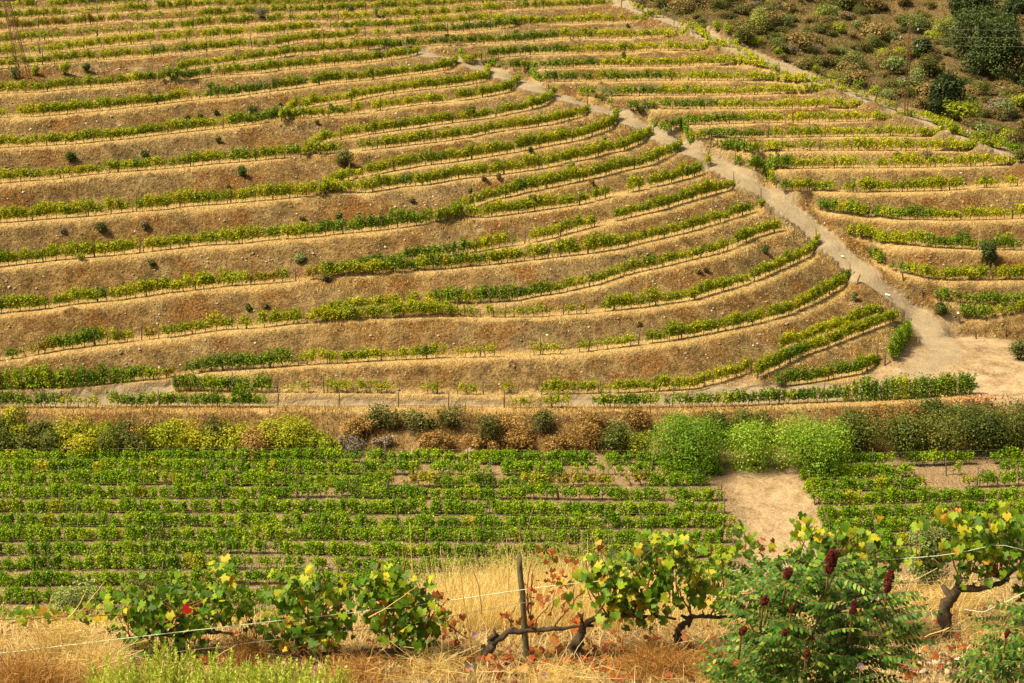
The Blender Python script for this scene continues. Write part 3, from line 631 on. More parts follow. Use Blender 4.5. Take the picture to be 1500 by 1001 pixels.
def vine_row(P, spans, label, group, step=1.05, post_step=6.3, rng=None, skiproad=True, cat='vine row', hs=1.0, endlow=False):
    """P (n,3) plan polyline on the ground; spans [(s0,s1,presence,density,leafm)] in arc length; one trellised row is one thing"""
    L = np.concatenate([[0], np.cumsum(np.linalg.norm(np.diff(P[:, :2], axis=0), axis=1))])
    def at(s):
        x = np.interp(s, L, P[:, 0]); y = np.interp(s, L, P[:, 1]); return x, y
    x0, y0 = at(spans[0][0]); x0 = float(x0); y0 = float(y0); base = np.array([x0, y0, float(hfun(x0, y0))])
    root = tag(empty('vine_row', base), label, cat, group)
    nv = 0
    for (a, b, pres, dens, lm) in spans:
        s = a + .4
        while s < b:
            if rng.random() < pres:
                x, y = at(s); xa, ya = at(s - .5); xb, yb = at(s + .5); ang = math.atan2(yb - ya, xb - xa)
                d = dens
                if d == 'd' and rng.random() < .18: d = 'm'
                if d == 'f' and rng.random() < .03: d = 'm'
                if d == 'm' and rng.random() < .12: d = 's'
                l2 = lm
                if rng.random() < .16: l2 = {G_: rng.choice([Y_, D_, G_]), Y_: G_, D_: G_, F_: rng.choice([D_, F_, F_, F_, G_]), O_: G_}[lm]
                me_ = vt(d, str(l2))[rng.integers(6)]
                key = me_.name
                o = proto_vines.get(key)
                o = bpy.data.objects.new('grapevine', me_) if o is None else o.copy()
                proto_vines.setdefault(key, o)
                o.rotation_euler = (rng.normal(0, .04), rng.normal(0, .05), ang + (pi if rng.random() < .5 else 0))
                o.location = (x - base[0], y - base[1] + rng.normal(0, .06), float(hfun(x, y)) - base[2] - .03)
                k = rng.uniform(.88, 1.14); o.scale = (k, k, k * rng.uniform(.86, 1.14) * hs * (1 - .28 * max(0, 1 - (spans[-1][1] - s) / 3.0) if endlow else 1))
                link(o, root); nv += 1
            s += step * rng.uniform(.9, 1.1)
    lo, hi = spans[0][0], spans[-1][1]
    s = lo + .1; pp = []
    while s < hi + .2:
        pp.append(s); s += post_step * rng.uniform(.85, 1.15)
    if hi - pp[-1] > 2: pp.append(hi)
    for s in pp:
        x, y = at(min(s, L[-1])); k = int(rng.integers(5)); o = proto_posts.get(k)
        o = bpy.data.objects.new('post', POSTS[k]) if o is None else o.copy(); proto_posts.setdefault(k, o)
        end = s == pp[0] or s == pp[-1]
        o.rotation_euler = (rng.normal(0, .05), rng.normal(0, .05) + (.18 * (1 if s == pp[-1] else -1) if end and rng.random() < .4 else 0), rng.uniform(0, 6)); o.scale = (1.15, 1.15, rng.uniform(.85, 1.1) * hs)
        o.location = (x - base[0], y - base[1] - .05, float(hfun(x, y)) - base[2]); link(o, root)
    ss = np.arange(lo, hi, 1.5); x, y = at(ss); z = hfun(x, y)
    if len(ss) > 2:
        mb = MB()
        for hh in (.56, 1.15): mb.tube(np.stack([x - base[0], y - base[1], z - base[2] + hh], -1), .007, M['wire'], 3, cap=False)
        mb.build('wire', root)
    return root

rowrng = np.random.default_rng(42)
for n, r in MAIN.items():
    P = PL[n]; pts = r['pts']
    L = np.concatenate([[0], np.cumsum(np.linalg.norm(np.diff(P[:, :2], axis=0), axis=1))])
    m = ~np.isnan(lines[n][0]); xs = XS[m]
    sp = [(float(np.interp(a, xs, L)), float(np.interp(b, xs, L)), p, d, c) for a, b, p, d, c in r['spans']]
    far_block = n in ('T12','T13','T14','T15','T16','T17')
    hi_ = n in ('T8','T8b','T9','T9b','T10','T11','T11b','A2','A3','A4','A5','A6','A7','A8','A9') or far_block
    if n in ('T3','T4','T4b','T5','T5b','T6','T6b','T7','T7b','T8','T8b','T9','T9b','T10','T11'): sp[-1] = (sp[-1][0], sp[-1][1] - .7) + sp[-1][2:]
    vine_row(P, sp, r['label'], 'vine rows on the terraced slope', post_step=4.6 if not hi_ else 6.3, step=.86 if not far_block else 1.0, rng=rowrng, hs=.86 if hi_ else 1.0, endlow=n[0] == 'T' and n not in ('T0', 'T1'))
ORD = ['first', 'second', 'third', 'fourth', 'fifth', 'sixth', 'seventh', 'eighth', 'ninth', 'tenth', 'eleventh', 'twelfth', 'thirteenth']
DP = [(1052, 1036), (1052, 1045), (1054, 1052), (1056, 1058), (1060, 1066), (1064, 1070), (1070, 1076), (1076, 1080), (1080, 1084), (1084, 1086), (1086, 1088)]
LEFT_SPARSE = {0: [(480, 560, .35)], 1: [(540, 740, .3), (830, 930, .3), (940, 975, .2)], 2: [(560, 640, .3), (800, 950, .35)], 3: [(430, 520, .5), (760, 900, .6)], 7: [(330, 420, .5)], 8: [(320, 520, .45)], 9: [(330, 480, .5)]}
for k, fy in enumerate(FIELD_Y + [912, 941]):
    Y = float(field_Y(fy)); z = field_z(Y); u = lambda px: (px - PX) / F * math.hypot(Y, CAMZ - z)
    X0 = u(-20); X1 = u(1046 + 3.5 * k)
    P = np.stack([np.linspace(X0 - 2, X1 + 1, 60), Y + .25 * np.sin(np.linspace(0, 5 + k % 3, 60)) , np.zeros(60)], -1)
    sp = []; cuts = sorted(LEFT_SPARSE.get(k, [])); cur = -20
    dens = 'd'
    for a, b, p in cuts:
        sp += [(u(cur) - X0 + 2, u(a) - X0 + 2, 1, 'f', F_), (u(a) - X0 + 2, u(b) - X0 + 2, min(1, p + .45), 's' if a > 800 else 'm', O_ if p < .5 and k in (2, 3) else F_)]; cur = b
    sp.append((u(cur) - X0 + 2, X1 - X0 + 2, 1 if k > 2 else .93, 'f', F_))
    if k >= 11: sp = [(u(-20) - X0 + 2, u(1046) - X0 + 2, 1, 'f', F_)]
    vine_row(P, sp, f"{ORD[k]} vine row out from the brush bank in the wide field part", 'vine rows in the valley field', step=.88, rng=rowrng, hs=.97)
RIGHT_Y = [688, 703, 722, 741, 762, 783, 803, 826]
for k, fy in enumerate(RIGHT_Y):
    Y = float(field_Y(fy)); z = field_z(Y); u = lambda px: (px - PX) / F * math.hypot(Y, CAMZ - z)
    x_l = [1172, 1176, 1182, 1190, 1200, 1206, 1212, 1222][k]; X0, X1 = u(x_l), u(1525)
    P = np.stack([np.linspace(X0 - 1, X1 + 1, 40), Y + np.linspace(0, 1.3, 40), np.zeros(40)], -1)
    e = lambda px: u(px) - X0 + 1
    if k == 0: sp = [(e(x_l), e(1240), 1, 'f', F_), (e(1240), e(1300), .8, 'm', F_), (e(1330), e(1525), .9, 'm', F_)]
    elif k == 1: sp = [(e(x_l), e(1330), 1, 'f', F_), (e(1340), e(1470), .4, 's', G_), (e(1470), e(1525), .9, 'm', F_)]
    elif k == 2: sp = [(e(x_l), e(1345), 1, 'f', F_), (e(1350), e(1440), .45, 's', G_), (e(1440), e(1525), .8, 'm', F_)]
    else: sp = [(e(x_l), e(1525), 1, 'f', F_)]
    vine_row(P, sp, f"{ORD[k]} vine row out from the brambles, beyond the bare earth strip", 'vine rows in the valley field', step=.88, rng=rowrng, hs=.97)

# ------------------------------------------------------------------ blades, stones and litter that nobody could count
def blades(mb, P, h, lean, w, m, rng, segs=3, droop=.35):
    """curved tapering ribbons; P (n,3) feet, h (n,), lean (n,2) sideways reach of the tip"""
    n = len(P); a = rng.uniform(0, 2 * pi, n); side = np.stack([np.cos(a), np.sin(a) * .6, np.zeros(n)], -1)
    V = []
    for k in range(segs + 1):
        t = k / segs; c = P + np.stack([lean[:, 0] * t ** 1.8, lean[:, 1] * t ** 1.8, h * (t - droop * t * t * np.hypot(lean[:, 0], lean[:, 1]) / (h + 1e-6))], -1)
        ww = (w * (1 - t * .85))[:, None] * side; V += [c - ww, c + ww]
    V = np.stack(V, 1); b = np.arange(n)[:, None] * (2 * segs + 2)
    Fq = np.concatenate([b + np.array([[2 * k, 2 * k + 1, 2 * k + 3, 2 * k + 2]]) for k in range(segs)])
    mb.add(V.reshape(-1, 3), Fq, m)
ROCK = []
for s_ in range(4):
    r_ = np.random.default_rng(s_ + 60); v = []
    for z_ in (-.6, .05, .7):
        k_ = 5; a_ = np.linspace(0, 2 * pi, k_, endpoint=False) + r_.uniform(0, 1); q = (1.0, 1.15, .55)[int(round((z_ + .6) / .65))]
        v += [(cos(t) * q * r_.uniform(.7, 1.15), sin(t) * q * .75 * r_.uniform(.7, 1.1), z_ * .6 + r_.normal(0, .06)) for t in a_]
    ROCK.append(np.array(v))
ROCKF4 = np.array([(i + 5 * l, (i + 1) % 5 + 5 * l, (i + 1) % 5 + 5 * l + 5, i + 5 * l + 5) for l in range(2) for i in range(5)])
def rocks(mb, P, sz, rng, m):
    for k in range(4):
        sel = np.arange(len(P)) % 4 == k; n = sel.sum()
        if n: 
            R3 = facing(rng, np.tile([0, 0, 1.0], (n, 1)), n, .35) * sz[sel][:, None, None]
            mb.scatter(ROCK[k], ROCKF4, P[sel], R3, m)
            top = np.array([(10, 11, 12, 13, 14)]); 
            mb.P.setdefault((5, mb.mat(m)), []).append((top + ((mb.n - n * 15) + np.arange(n) * 15)[:, None]))

rg = np.random.default_rng(5)
# straw fringe along the lips of the benches and between the vines
mb = MB(); mb2 = MB()
for n, P in PL.items():
    if n in ('DIRT',): continue
    L = np.concatenate([[0], np.cumsum(np.linalg.norm(np.diff(P[:, :2], axis=0), axis=1))])
    dist = P[:, 1].mean(); dens = 40 if dist < 215 else 20
    c = int(L[-1] * dens); s = rg.uniform(0, L[-1], c); x = np.interp(s, L, P[:, 0]); y = np.interp(s, L, P[:, 1])
    nrm = np.stack([-np.interp(s, L, np.gradient(P[:, 1], L + np.arange(len(L)) * 1e-6)), np.interp(s, L, np.gradient(P[:, 0], L + np.arange(len(L)) * 1e-6))], -1)
    nrm /= np.linalg.norm(nrm, axis=1)[:, None] + 1e-9
    if n in ('ROAD', 'PATH'): off = np.where(rg.random(c) < .5, -1, 1) * rg.normal(2.4, .4, c)
    elif n == 'T0': off = -rg.uniform(.7, 1.6, c)
    else: off = np.where(rg.random(c) < .75, -rg.normal(1.25, .28, c), rg.uniform(-1, 1.2, c))
    x = x + nrm[:, 0] * off; y = y + nrm[:, 1] * off
    pat = fractal(x, y, 7, 12) + rg.normal(0, .08, c); keep = (pat > -.10) & (attf(roadmask, x, y) < .25) & (attf(dirt, x, y) < .4)
    x, y = x[keep], y[keep]; k = len(x); z = hfun(x, y)
    h = rg.uniform(.12, .42, k) * (1 + np.clip(fractal(x, y, 9, 13), 0, 1) * 1.6)
    blades(mb, np.stack([x, y, z - .03], -1), h, rg.normal(0, .14, (k, 2)), rg.uniform(.018, .04, k), M['straw'], rg, 2)
o = mb.build('dry_grass'); tag(o, 'pale straw grass along the lips of the terraces and road edges', 'dry grass', kind='stuff')
# brown dead weeds on the banks between terraces
mb = MB(); c = 330000
x = rg.uniform(-78, 82, c); y = rg.uniform(161, 300, c); a0 = attf(ATT[:, :, 0], x, y); a1 = attf(ATT[:, :, 1], x, y); a3 = attf(ATT[:, :, 3], x, y)
pat = fractal(x, y, 6, 21) + .6 * fractal(x, y, 1.5, 22) + .12 * np.clip((183 - y) / 15, -1, 1)
k = (a0 < .4) & (a1 < .1) & (attf(dirt, x, y) < .3) & (pat + rg.normal(0, .12, c) > .08) & (a3 < .5); x, y = x[k], y[k]; z = hfun(x, y); n_ = len(x)
blades(mb, np.stack([x, y, z - .03], -1), rg.uniform(.12, .5, n_), rg.normal(0, .2, (n_, 2)), rg.uniform(.02, .045, n_), M['straw_dark'], rg, 2)
o = mb.build('dead_weeds'); tag(o, 'brown dead weeds scattered over the earth banks between terraces', 'weeds', kind='stuff')
# stones on the banks
mb = MB(); c = 100000
x = rg.uniform(-78, 82, c); y = rg.uniform(161, 300, c)
k = (attf(ATT[:, :, 0], x, y) < .5) & (attf(roadmask, x, y) < .1) & (attf(dirt, x, y) < .3) & (fractal(x, y, 8, 31) + rg.normal(0, .15, c) > -.05) & (attf(ATT[:, :, 3], x, y) < .5)
x, y = x[k], y[k]; z = hfun(x, y); rocks(mb, np.stack([x, y, z], -1), .03 + .14 * rg.random(len(x)) ** 5.0 + .02, rg, M['stone'])
o = mb.build('loose_stones'); tag(o, 'small pale stones lying on the terrace banks', 'stones', kind='stuff')

# ------------------------------------------------------------------ bushes and trees
LM = dict(
    rusty=leafmat('rusty_scrub', [(0, (.10, .05, .015)), (.5, (.27, .155, .045)), (1, (.50, .33, .11))], .2),
    broom=leafmat("broom_green", [(0, (.02, .045, .008)), (.6, (.07, .11, .015)), (1, (.22, .23, .04))], .15),
    bright=leafmat("bright_yellow_green", [(0, (.10, .13, .01)), (.5, (.26, .31, .02)), (1, (.50, .50, .04))], .3),
    willow=leafmat("willow_green", [(0, (.05, .13, .012)), (.5, (.17, .33, .02)), (.85, (.33, .48, .04)), (1, (.5, .55, .12))], .3),
    sage=leafmat("sage_green", [(0, (.07, .10, .03)), (.5, (.17, .22, .07)), (1, (.34, .38, .15))], .2),
    oak=leafmat("evergreen_oak", [(0, (.012, .024, .008)), (.5, (.032, .058, .014)), (.85, (.075, .11, .028)), (1, (.16, .18, .06))], .12),
    brown=leafmat("dry_scrub", [(0, (.07, .045, .015)), (.5, (.20, .14, .05)), (1, (.40, .31, .13))], .15),
    olive=leafmat("olive_scrub", [(0, (.035, .042, .010)), (.5, (.10, .105, .025)), (1, (.26, .24, .07))], .2),
    bramble=leafmat("bramble_leaf", [(0, (.05, .085, .008)), (.35, (.20, .26, .012)), (.75, (.46, .46, .018)), (1, (.48, .26, .03))], .25),
    bramb_d=leafmat("dark_bramble_leaf", [(0, (.02, .035, .008)), (.5, (.07, .10, .015)), (.85, (.16, .18, .03)), (1, (.25, .13, .03))], .2),
    pale=leafmat('pale_olive_green', [(0, (.09, .12, .02)), (.5, (.22, .26, .05)), (1, (.40, .40, .12))], .25),
    pathvine=leafmat('wild_vine_green', [(0, (.06, .12, .008)), (.5, (.22, .30, .012)), (1, (.45, .46, .03))], .3),
    grey=leafmat("grey_twigs", [(0, (.10, .08, .06)), (1, (.28, .23, .18))], .1),
)
QL = np.array([(0, -.5, 0), (.3, 0, .07), (0, .5, 0), (-.3, 0, .07)]); QLF = np.array([(0, 1, 2, 3)])
def bush_bm(mb, w, h, n, leaf, lm, rng, stems=True, spiky=.0, flat=.0, z0=0.0, lobes=None):
    if lobes is None and w > 3.2: lobes = int(9 + w * 1.6)
    """leaf clumps over uneven lobes; w = width, h = height in metres"""
    L = lobes or max(5, int(7 + rng.integers(5)))
    a = rng.uniform(0, 2 * pi, L); rr = rng.uniform(.1, .78, L) * w * .5; hz = z0 + h * rng.uniform(.25, .78, L)
    C = np.stack([np.cos(a) * rr, np.sin(a) * rr * .8, hz], -1); C[0] = (0, 0, z0 + h * .6)
    R_ = rng.uniform(.13, .36, L) * min(w, h * 1.6) * (.8 if L > 13 else 1); R_[0] = (.33 if L < 14 else .24) * min(w, h * 1.3)
    li = rng.choice(L, n, p=R_ ** 2 / (R_ ** 2).sum()); D = rng.normal(size=(n, 3)); D[:, 2] += .25; D /= np.linalg.norm(D, axis=1)[:, None]
    cl = np.random.default_rng(int(rng.integers(1e6))).normal(size=(60, 3)); cl /= np.linalg.norm(cl, axis=1)[:, None]
    near = np.abs((D[:, None, :] * cl[None]).sum(-1)).max(1)         # sub-clumping
    rad = R_[li] * (.55 + .5 * rng.random(n) ** .5 + .22 * (near - .9) * 4) * (1 + spiky * np.abs(rng.normal(0, .5, n)))
    P = C[li] + D * rad[:, None] * np.array([1, 1, 1.0 + spiky * .5 - flat * .3])
    P[:, 2] = np.maximum(P[:, 2], z0 + rng.uniform(0, .08, n) * h)
    k = np.hypot(P[:, 0], P[:, 1] * 1.2) < w * .56; P, D = P[k], D[k]; n = len(P)
    ns_ = max(6, int(n * .10)); sh = rng.integers(0, 14, ns_); av = rng.uniform(0, 2 * pi, 14); el_ = rng.uniform(.5, 1.4, 14); tt_ = rng.uniform(.45, 1.12, ns_)
    Ps = np.stack([np.cos(av[sh]) * np.cos(el_[sh]) * w * .5 * tt_, np.sin(av[sh]) * np.cos(el_[sh]) * w * .4 * tt_, z0 + h * (.15 + .95 * np.sin(el_[sh]) * tt_)], -1) + rng.normal(0, .05 * min(w, h), (ns_, 3))
    P = np.concatenate([P, Ps]); D = np.concatenate([D, rng.normal(size=(ns_, 3))]); n = len(P)
    sz = leaf * rng.uniform(.6, 1.4, n); mb.scatter(QL, QLF, P, facing(rng, D + np.array([0, 0, .5]), n, .6) * sz[:, None, None], lm)
    if stems:
        for k in range(min(L, 7)): mb.tube([(0, 0, -.2), (C[k][0] * .5, C[k][1] * .5, C[k][2] * .5), tuple(C[k])], [.03 * w ** .5, .02 * w ** .5, .008], M['bark'], 4)
def bush(x, y, wpx, hpx, lm, label, cat='bush', group=None, name='bush', leaf=.10, dens=1.0, rng=None, spiky=0, hmin=None, loc=None):
    g = on_ground(x, y)[0] if loc is None else np.array(loc); d = math.sqrt(g[0] ** 2 + g[1] ** 2 + (g[2] - CAMZ) ** 2)
    w, h = wpx * d / F, hpx * d / F * .97; rng = rng or rg
    mb = MB(); leaf *= 1.35; n = int(np.clip(dens * 900 * (w * h) / (leaf / .1) ** 2 + 120, 120, 22000))
    bush_bm(mb, w, h, n, leaf, LM[lm], rng, spiky=spiky)
    o = mb.build(name); o.location = g; return tag(o, label, cat, group)
# single bushes on the terrace banks (x, foot y, width, height in photograph pixels)
def where_bank(x, y):
    best = None
    for n, (yy, _) in lines.items():
        if n in ('ROAD', 'PATH', 'DIRT'): continue
        i = int(round((x + 160) / 4)); v = yy[i] if 0 <= i < len(XS) else np.nan
        if not np.isnan(v) and v >= y - 2 and (best is None or v < best[0]): best = (v, n)
    return best[1] if best else None
SMALL = [(23,116,12,17,'sage'),(52,109,12,13,'bright'),(95,109,15,16,'bright'),(127,106,12,11,'broom'),(310,132,12,11,'broom'),(219,141,6,5,'broom'),(275,177,8,8,'broom'),(293,175,8,7,'broom'),(316,170,9,7,'olive'),(370,166,13,9,'broom'),
 (411,154,5,4,'broom'),(465,183,8,6,'olive'),(320,210,8,8,'broom'),(356,258,12,14,'broom'),(335,276,6,6,'olive'),(104,237,13,12,'broom'),(212,232,10,10,'broom'),(148,341,15,13,'olive'),(213,338,11,9,'grey'),(92,345,8,7,'grey'),(222,392,10,9,'broom'),(440,388,14,15,'sage'),
 (497,322,9,12,'broom'),(442,325,9,6,'brown'),(364,456,9,12,'broom'),(505,245,22,28,'olive'),(382,27,18,12,'grey'),(514,17,8,8,'broom'),(551,24,9,11,'sage'),(756,50,7,6,'broom'),(849,49,6,6,'brown'),(872,46,7,6,'broom'),(655,56,7,6,'brown'),
 (914,87,8,9,'broom'),(919,40,6,5,'broom'),(1122,372,11,13,'broom'),(1022,400,10,9,'brown'),(1034,399,8,7,'brown'),(1252,440,9,13,'sage'),(1313,237,12,12,'broom'),(1360,235,9,10,'broom'),(689,284,7,10,'olive'),
 (709,270,9,9,'brown'),(730,267,8,9,'brown'),(604,299,10,7,'brown'),(836,251,11,12,'sage'),(867,271,9,9,'brown'),(777,223,7,7,'broom'),(884,210,8,9,'sage'),(1094,410,8,7,'brown'),(118,381,10,8,'bright'),(478,415,12,9,'olive'),(390,455,7,6,'olive'),(935,480,9,9,'brown')]
CW = dict(broom='dark green', bright='yellow-green', sage='grey-green', olive='dull olive', brown='brown', grey='greyish twiggy')
used_lab = {}
def uniq(lab, alts=()):
    if lab not in used_lab: used_lab[lab] = 1; return lab
    for a in alts:
        if lab + a not in used_lab: used_lab[lab + a] = 1; return lab + a
    used_lab[lab] += 1; return lab
def rowphrase(n):
    k = {'T3': 'first', 'T4': 'second', 'T5': 'third', 'T6': 'fourth', 'T7': 'fifth', 'T8': 'sixth', 'T9': 'seventh', 'T10': 'eighth', 'T11': 'ninth', 'T12': 'tenth', 'T13': 'eleventh', 'T14': 'twelfth', 'T15': 'thirteenth', 'T16': 'fourteenth'}
    if n in k: return f"the {k[n]} long vine row"
    if n and n.endswith('b') and n[:-1] in k: return f"the branch row over the {k[n[:-1]]} long row"
    if n == 'T11b': return "the branch row over the ninth long row"
    ka = {f'A{i + 2}': w for i, w in enumerate(['first', 'second', 'third', 'fourth', 'fifth', 'sixth', 'seventh', 'eighth', 'ninth', 'tenth', 'eleventh', 'twelfth', 'thirteenth'])}
    if n in ka: return f"the {ka[n]} row beyond the road"
    return "the lowest terrace bank"
SP = [x for x in SMALL]
for q, (x, y, w, h, lm) in enumerate(SMALL):
    side = 'near the left edge' if x < 150 else 'far left' if x < 330 else 'left of centre' if x < 520 else 'mid slope' if x < 760 else 'nearer the road' if x < 1140 else 'in the right part'
    sz_ = 'tiny' if w < 8 else 'small' if w < 13 else 'rounded'
    lab = uniq(f"{sz_} {CW[lm]} bush over {rowphrase(where_bank(x, y))}, {side}".replace('the branch row over the', 'branch row over').replace('long row,', 'row,'), (' again', ' too'))
    bush(x, y + 1, w * 1.15, h * 1.1, lm, lab, 'bush', 'small bushes on the terrace banks', 'small_bush', leaf=.09, dens=1.6)
bush(1448, 388, 27, 32, 'oak', 'dark conical bush standing on the bank beyond the road', 'bush', None, 'conical_bush', leaf=.12, dens=1.3, spiky=.1)
bush(1492, 528, 32, 30, 'bramb_d', 'dark green bush on a straw mound in the open dirt turning area', 'bush', None, 'bush', leaf=.12)
bush(1420, 568, 30, 10, 'sage', 'low grey-green bush on the pale dirt of the turning area', 'bush', None, 'low_bush', leaf=.1)
bush(1378, 463, 26, 20, 'bramb_d', 'spreading dark vine bush at the mouth of the terrace above the turning area', 'bush', None, 'bush', leaf=.12)

def tree(x, y, wpx, hpx, lm, label, group=None, trunk_h=.12, leaf=.30, dens=1.0):
    g = on_ground(x, y)[0]; d = np.linalg.norm(g - [0, 0, CAMZ]); w, h = wpx * d / F, hpx * d / F
    r = tag(empty('tree', g), label, 'tree', group); t = MB(); rng = np.random.default_rng(int(x))
    t.tube([(0, 0, -.4), (.05 * w, 0, h * .25), (0, .03 * w, h * .55)], [.035 * w, .028 * w, .012 * w], M['bark'], 7)
    for k in range(7):
        a = rng.uniform(0, 2 * pi); t.tube([(.03 * w, 0, h * .2), (cos(a) * w * .2, sin(a) * w * .2, h * .45), (cos(a) * w * .36, sin(a) * w * .36, h * rng.uniform(.5, .8))], [.014 * w, .009 * w, .003 * w], M['bark'], 5)
    t.build('trunk', r); c = MB(); n = int(min(34000, dens * 2400 * w * h / (leaf / .13) ** 2))
    bush_bm(c, w, h * 1.0, n, leaf, LM[lm], rng, stems=False, z0=h * trunk_h * .3, lobes=24, spiky=.12); c.build('crown', r); return r
tree(1448, 114, 116, 80, 'oak', 'large dark round oak, biggest tree on the scrub slope', 'evergreen trees on the scrub slope')
tree(1386, 162, 52, 46, 'oak', 'medium dark evergreen tree beside the tall pole', 'evergreen trees on the scrub slope')
tree(1424, 34, 66, 40, 'oak', 'dark evergreen tree directly up the slope from the largest oak', 'evergreen trees on the scrub slope')
tree(1489, 30, 34, 32, 'oak', 'dark evergreen tree cut off by the corner of the view', 'evergreen trees on the scrub slope')
tree(1350, 86, 26, 30, 'oak', 'small dark round tree just behind the top of the pole', 'evergreen trees on the scrub slope')
tree(1371, 172, 26, 24, 'oak', 'small dark evergreen at the foot of the medium one beside the pole', 'evergreen trees on the scrub slope')
tree(1500, 142, 26, 26, 'oak', 'small dark evergreen below the largest oak at the view edge', 'evergreen trees on the scrub slope')
tree(1240, 16, 40, 22, 'olive', 'low olive-toned tree near the top of the scrub slope', 'evergreen trees on the scrub slope')
BIGS = [(1110,48,40,34,'pale','pale green feathery bush standing out on bare ground of the scrub slope'),(1055,22,44,20,'olive','broad olive bush close to the upper path near its top'),(1230,50,22,14,'bright','vivid yellow-green low bush midway up the scrub slope'),
 (1292,88,22,16,'bright','vivid yellow-green bush between the pole and the upper path'),(1282,72,20,16,'broom','dark green bush left of the pole'),(1315,86,22,16,'bright','bright green bush just left of the tall pole'),
 (1345,48,34,24,'sage','tall grey-green feathery bush behind the pole top'),(1380,52,34,22,'pale','pale green bush between the pole and the largest oak'),(1205,30,40,22,'pale','pale yellow-green bush high on the scrub slope'),
 (1252,96,26,20,'sage','grey-green domed bush over the upper path'),(1332,140,22,12,'bright','low bright bush at the right foot of the pole'),(1316,142,14,11,'oak','very small dark bush left of the pole foot'),
 (1440,140,34,18,'bramb_d','dark thicket bush under the largest oak'),(1470,150,40,18,'olive','olive bush below the dark thicket'),(1425,165,28,14,'bright','yellow flowering bush right of the medium evergreen'),
 (1470,175,36,22,'sage','grey-green bush near the bottom corner of the scrub slope'),(1490,165,24,26,'bright','yellow-topped bush at the right edge of the scrub slope'),(1440,200,30,16,'sage','grey-green bush beside the lower end of the upper path'),
 (1475,212,30,20,'bright','bright yellow-green bush above the lower end of the upper path'),(1495,240,20,20,'olive','olive bush at the lower end of the upper path'),(1365,108,16,14,'olive','small olive bush on the bare patch right of the pole'),
 (1345,120,26,16,'sage','pale bush leaning against bare earth behind the pole'),(1130,28,36,20,'olive','khaki bush upslope of the pale feathery bush'),(1160,20,34,18,'brown','brown mounded bush high above the upper path'),
 (1010,20,50,22,'brown','brown bush mass where the upper path leaves the view'),(1085,50,30,14,'brown','brown low bush beside the pale feathery bush'),(1180,70,36,20,'brown','wide brown bush in the middle of the scrub slope'),
 (1152,40,26,18,'sage','grey-green bush right of the pale feathery bush'),(975,14,40,18,'olive','olive bush bordering the upper path at the frame top'),(1140,78,30,14,'brown','rusty brown bush a little above the upper path')]
for x, y, w, h, lm, lab in BIGS: bush(x, y, w, h, lm, lab, 'bush', 'bushes on the scrub slope', 'bush', leaf=.13, dens=.9)
# path-side vines gone wild
for x, y, w, h in [(1050,46,16,12),(1068,56,18,12),(1104,68,16,12),(1140,82,14,12),(1148,88,12,9),(1176,100,24,13),(1192,106,20,10),(1222,118,18,12),(1236,124,20,11),(1258,130,24,12),(1282,140,22,12),(1396,196,20,14),(1370,182,16,10),(1440,208,22,14)]:
    bush(x, y, w, h, 'pathvine', uniq(f"straggly green bush on the scrub side of the upper path, {'upper' if x < 1110 else 'middle' if x < 1230 else 'lower'} stretch", (', second', ', third', ', fourth', ', fifth', ', sixth')), 'bush', 'bushes lining the upper path', 'bush', leaf=.12, dens=.8)
# many scrub bushes of three recognisable kinds, each its own object
SM = {}
for lm in ('brown', 'olive', 'sage', 'grey', 'broom', 'bright'):
    SM[lm] = []
    for k in range(4):
        m_ = MB(); bush_bm(m_, 2.6, 1.3, 1400, .17, LM[lm], np.random.default_rng(300 + k), spiky=.1); SM[lm].append(m_.mesh('scrub_bush'))
pole_x = 1327; cnt = 0; tries = 0; pro = {}
while cnt < 299 and tries < 4000:
    tries += 1; x = rg.uniform(930, 1510); y = rg.uniform(-6, 238)
    yp = np.interp(x, PATH[:, 0], PATH[:, 1])
    if y > yp - 5: continue
    if any(math.hypot((x - a) / (w * .5), (y - (b - h * .5)) / (h * .6)) < 1 for a, b, w, h in [(1449,112,110,84),(1386,162,52,46)]): continue
    lm = rg.choice(['brown', 'olive', 'sage', 'grey', 'broom', 'bright'], p=[.36, .36, .12, .08, .06, .02]); g = on_ground(x, y)[0]
    if attf(ATT[:, :, 3], g[0:1], g[1:2])[0] < .5: continue
    k = int(rg.integers(4)); o = pro.get((lm, k)); o = bpy.data.objects.new('scrub_bush', SM[lm][k]) if o is None else o.copy(); pro.setdefault((lm, k), o)
    sc = rg.uniform(.45, 1.0) * (1.6 if rg.random() < .2 else 1); o.location = g; o.scale = (sc * rg.uniform(.9, 1.4), sc, sc * rg.uniform(.6, .95)); o.rotation_euler = (0, 0, rg.uniform(0, 6.28)); link(o)
    cw = dict(brown='dry brown', olive='olive', sage='grey-green', grey='grey leafless', broom='dark green', bright='yellow-green')[lm]
    tag(o, f"low {cw} scrub bush among others on the wild slope above the upper path", 'scrub bush', f"{cw} scrub bushes on the wild slope"); cnt += 1
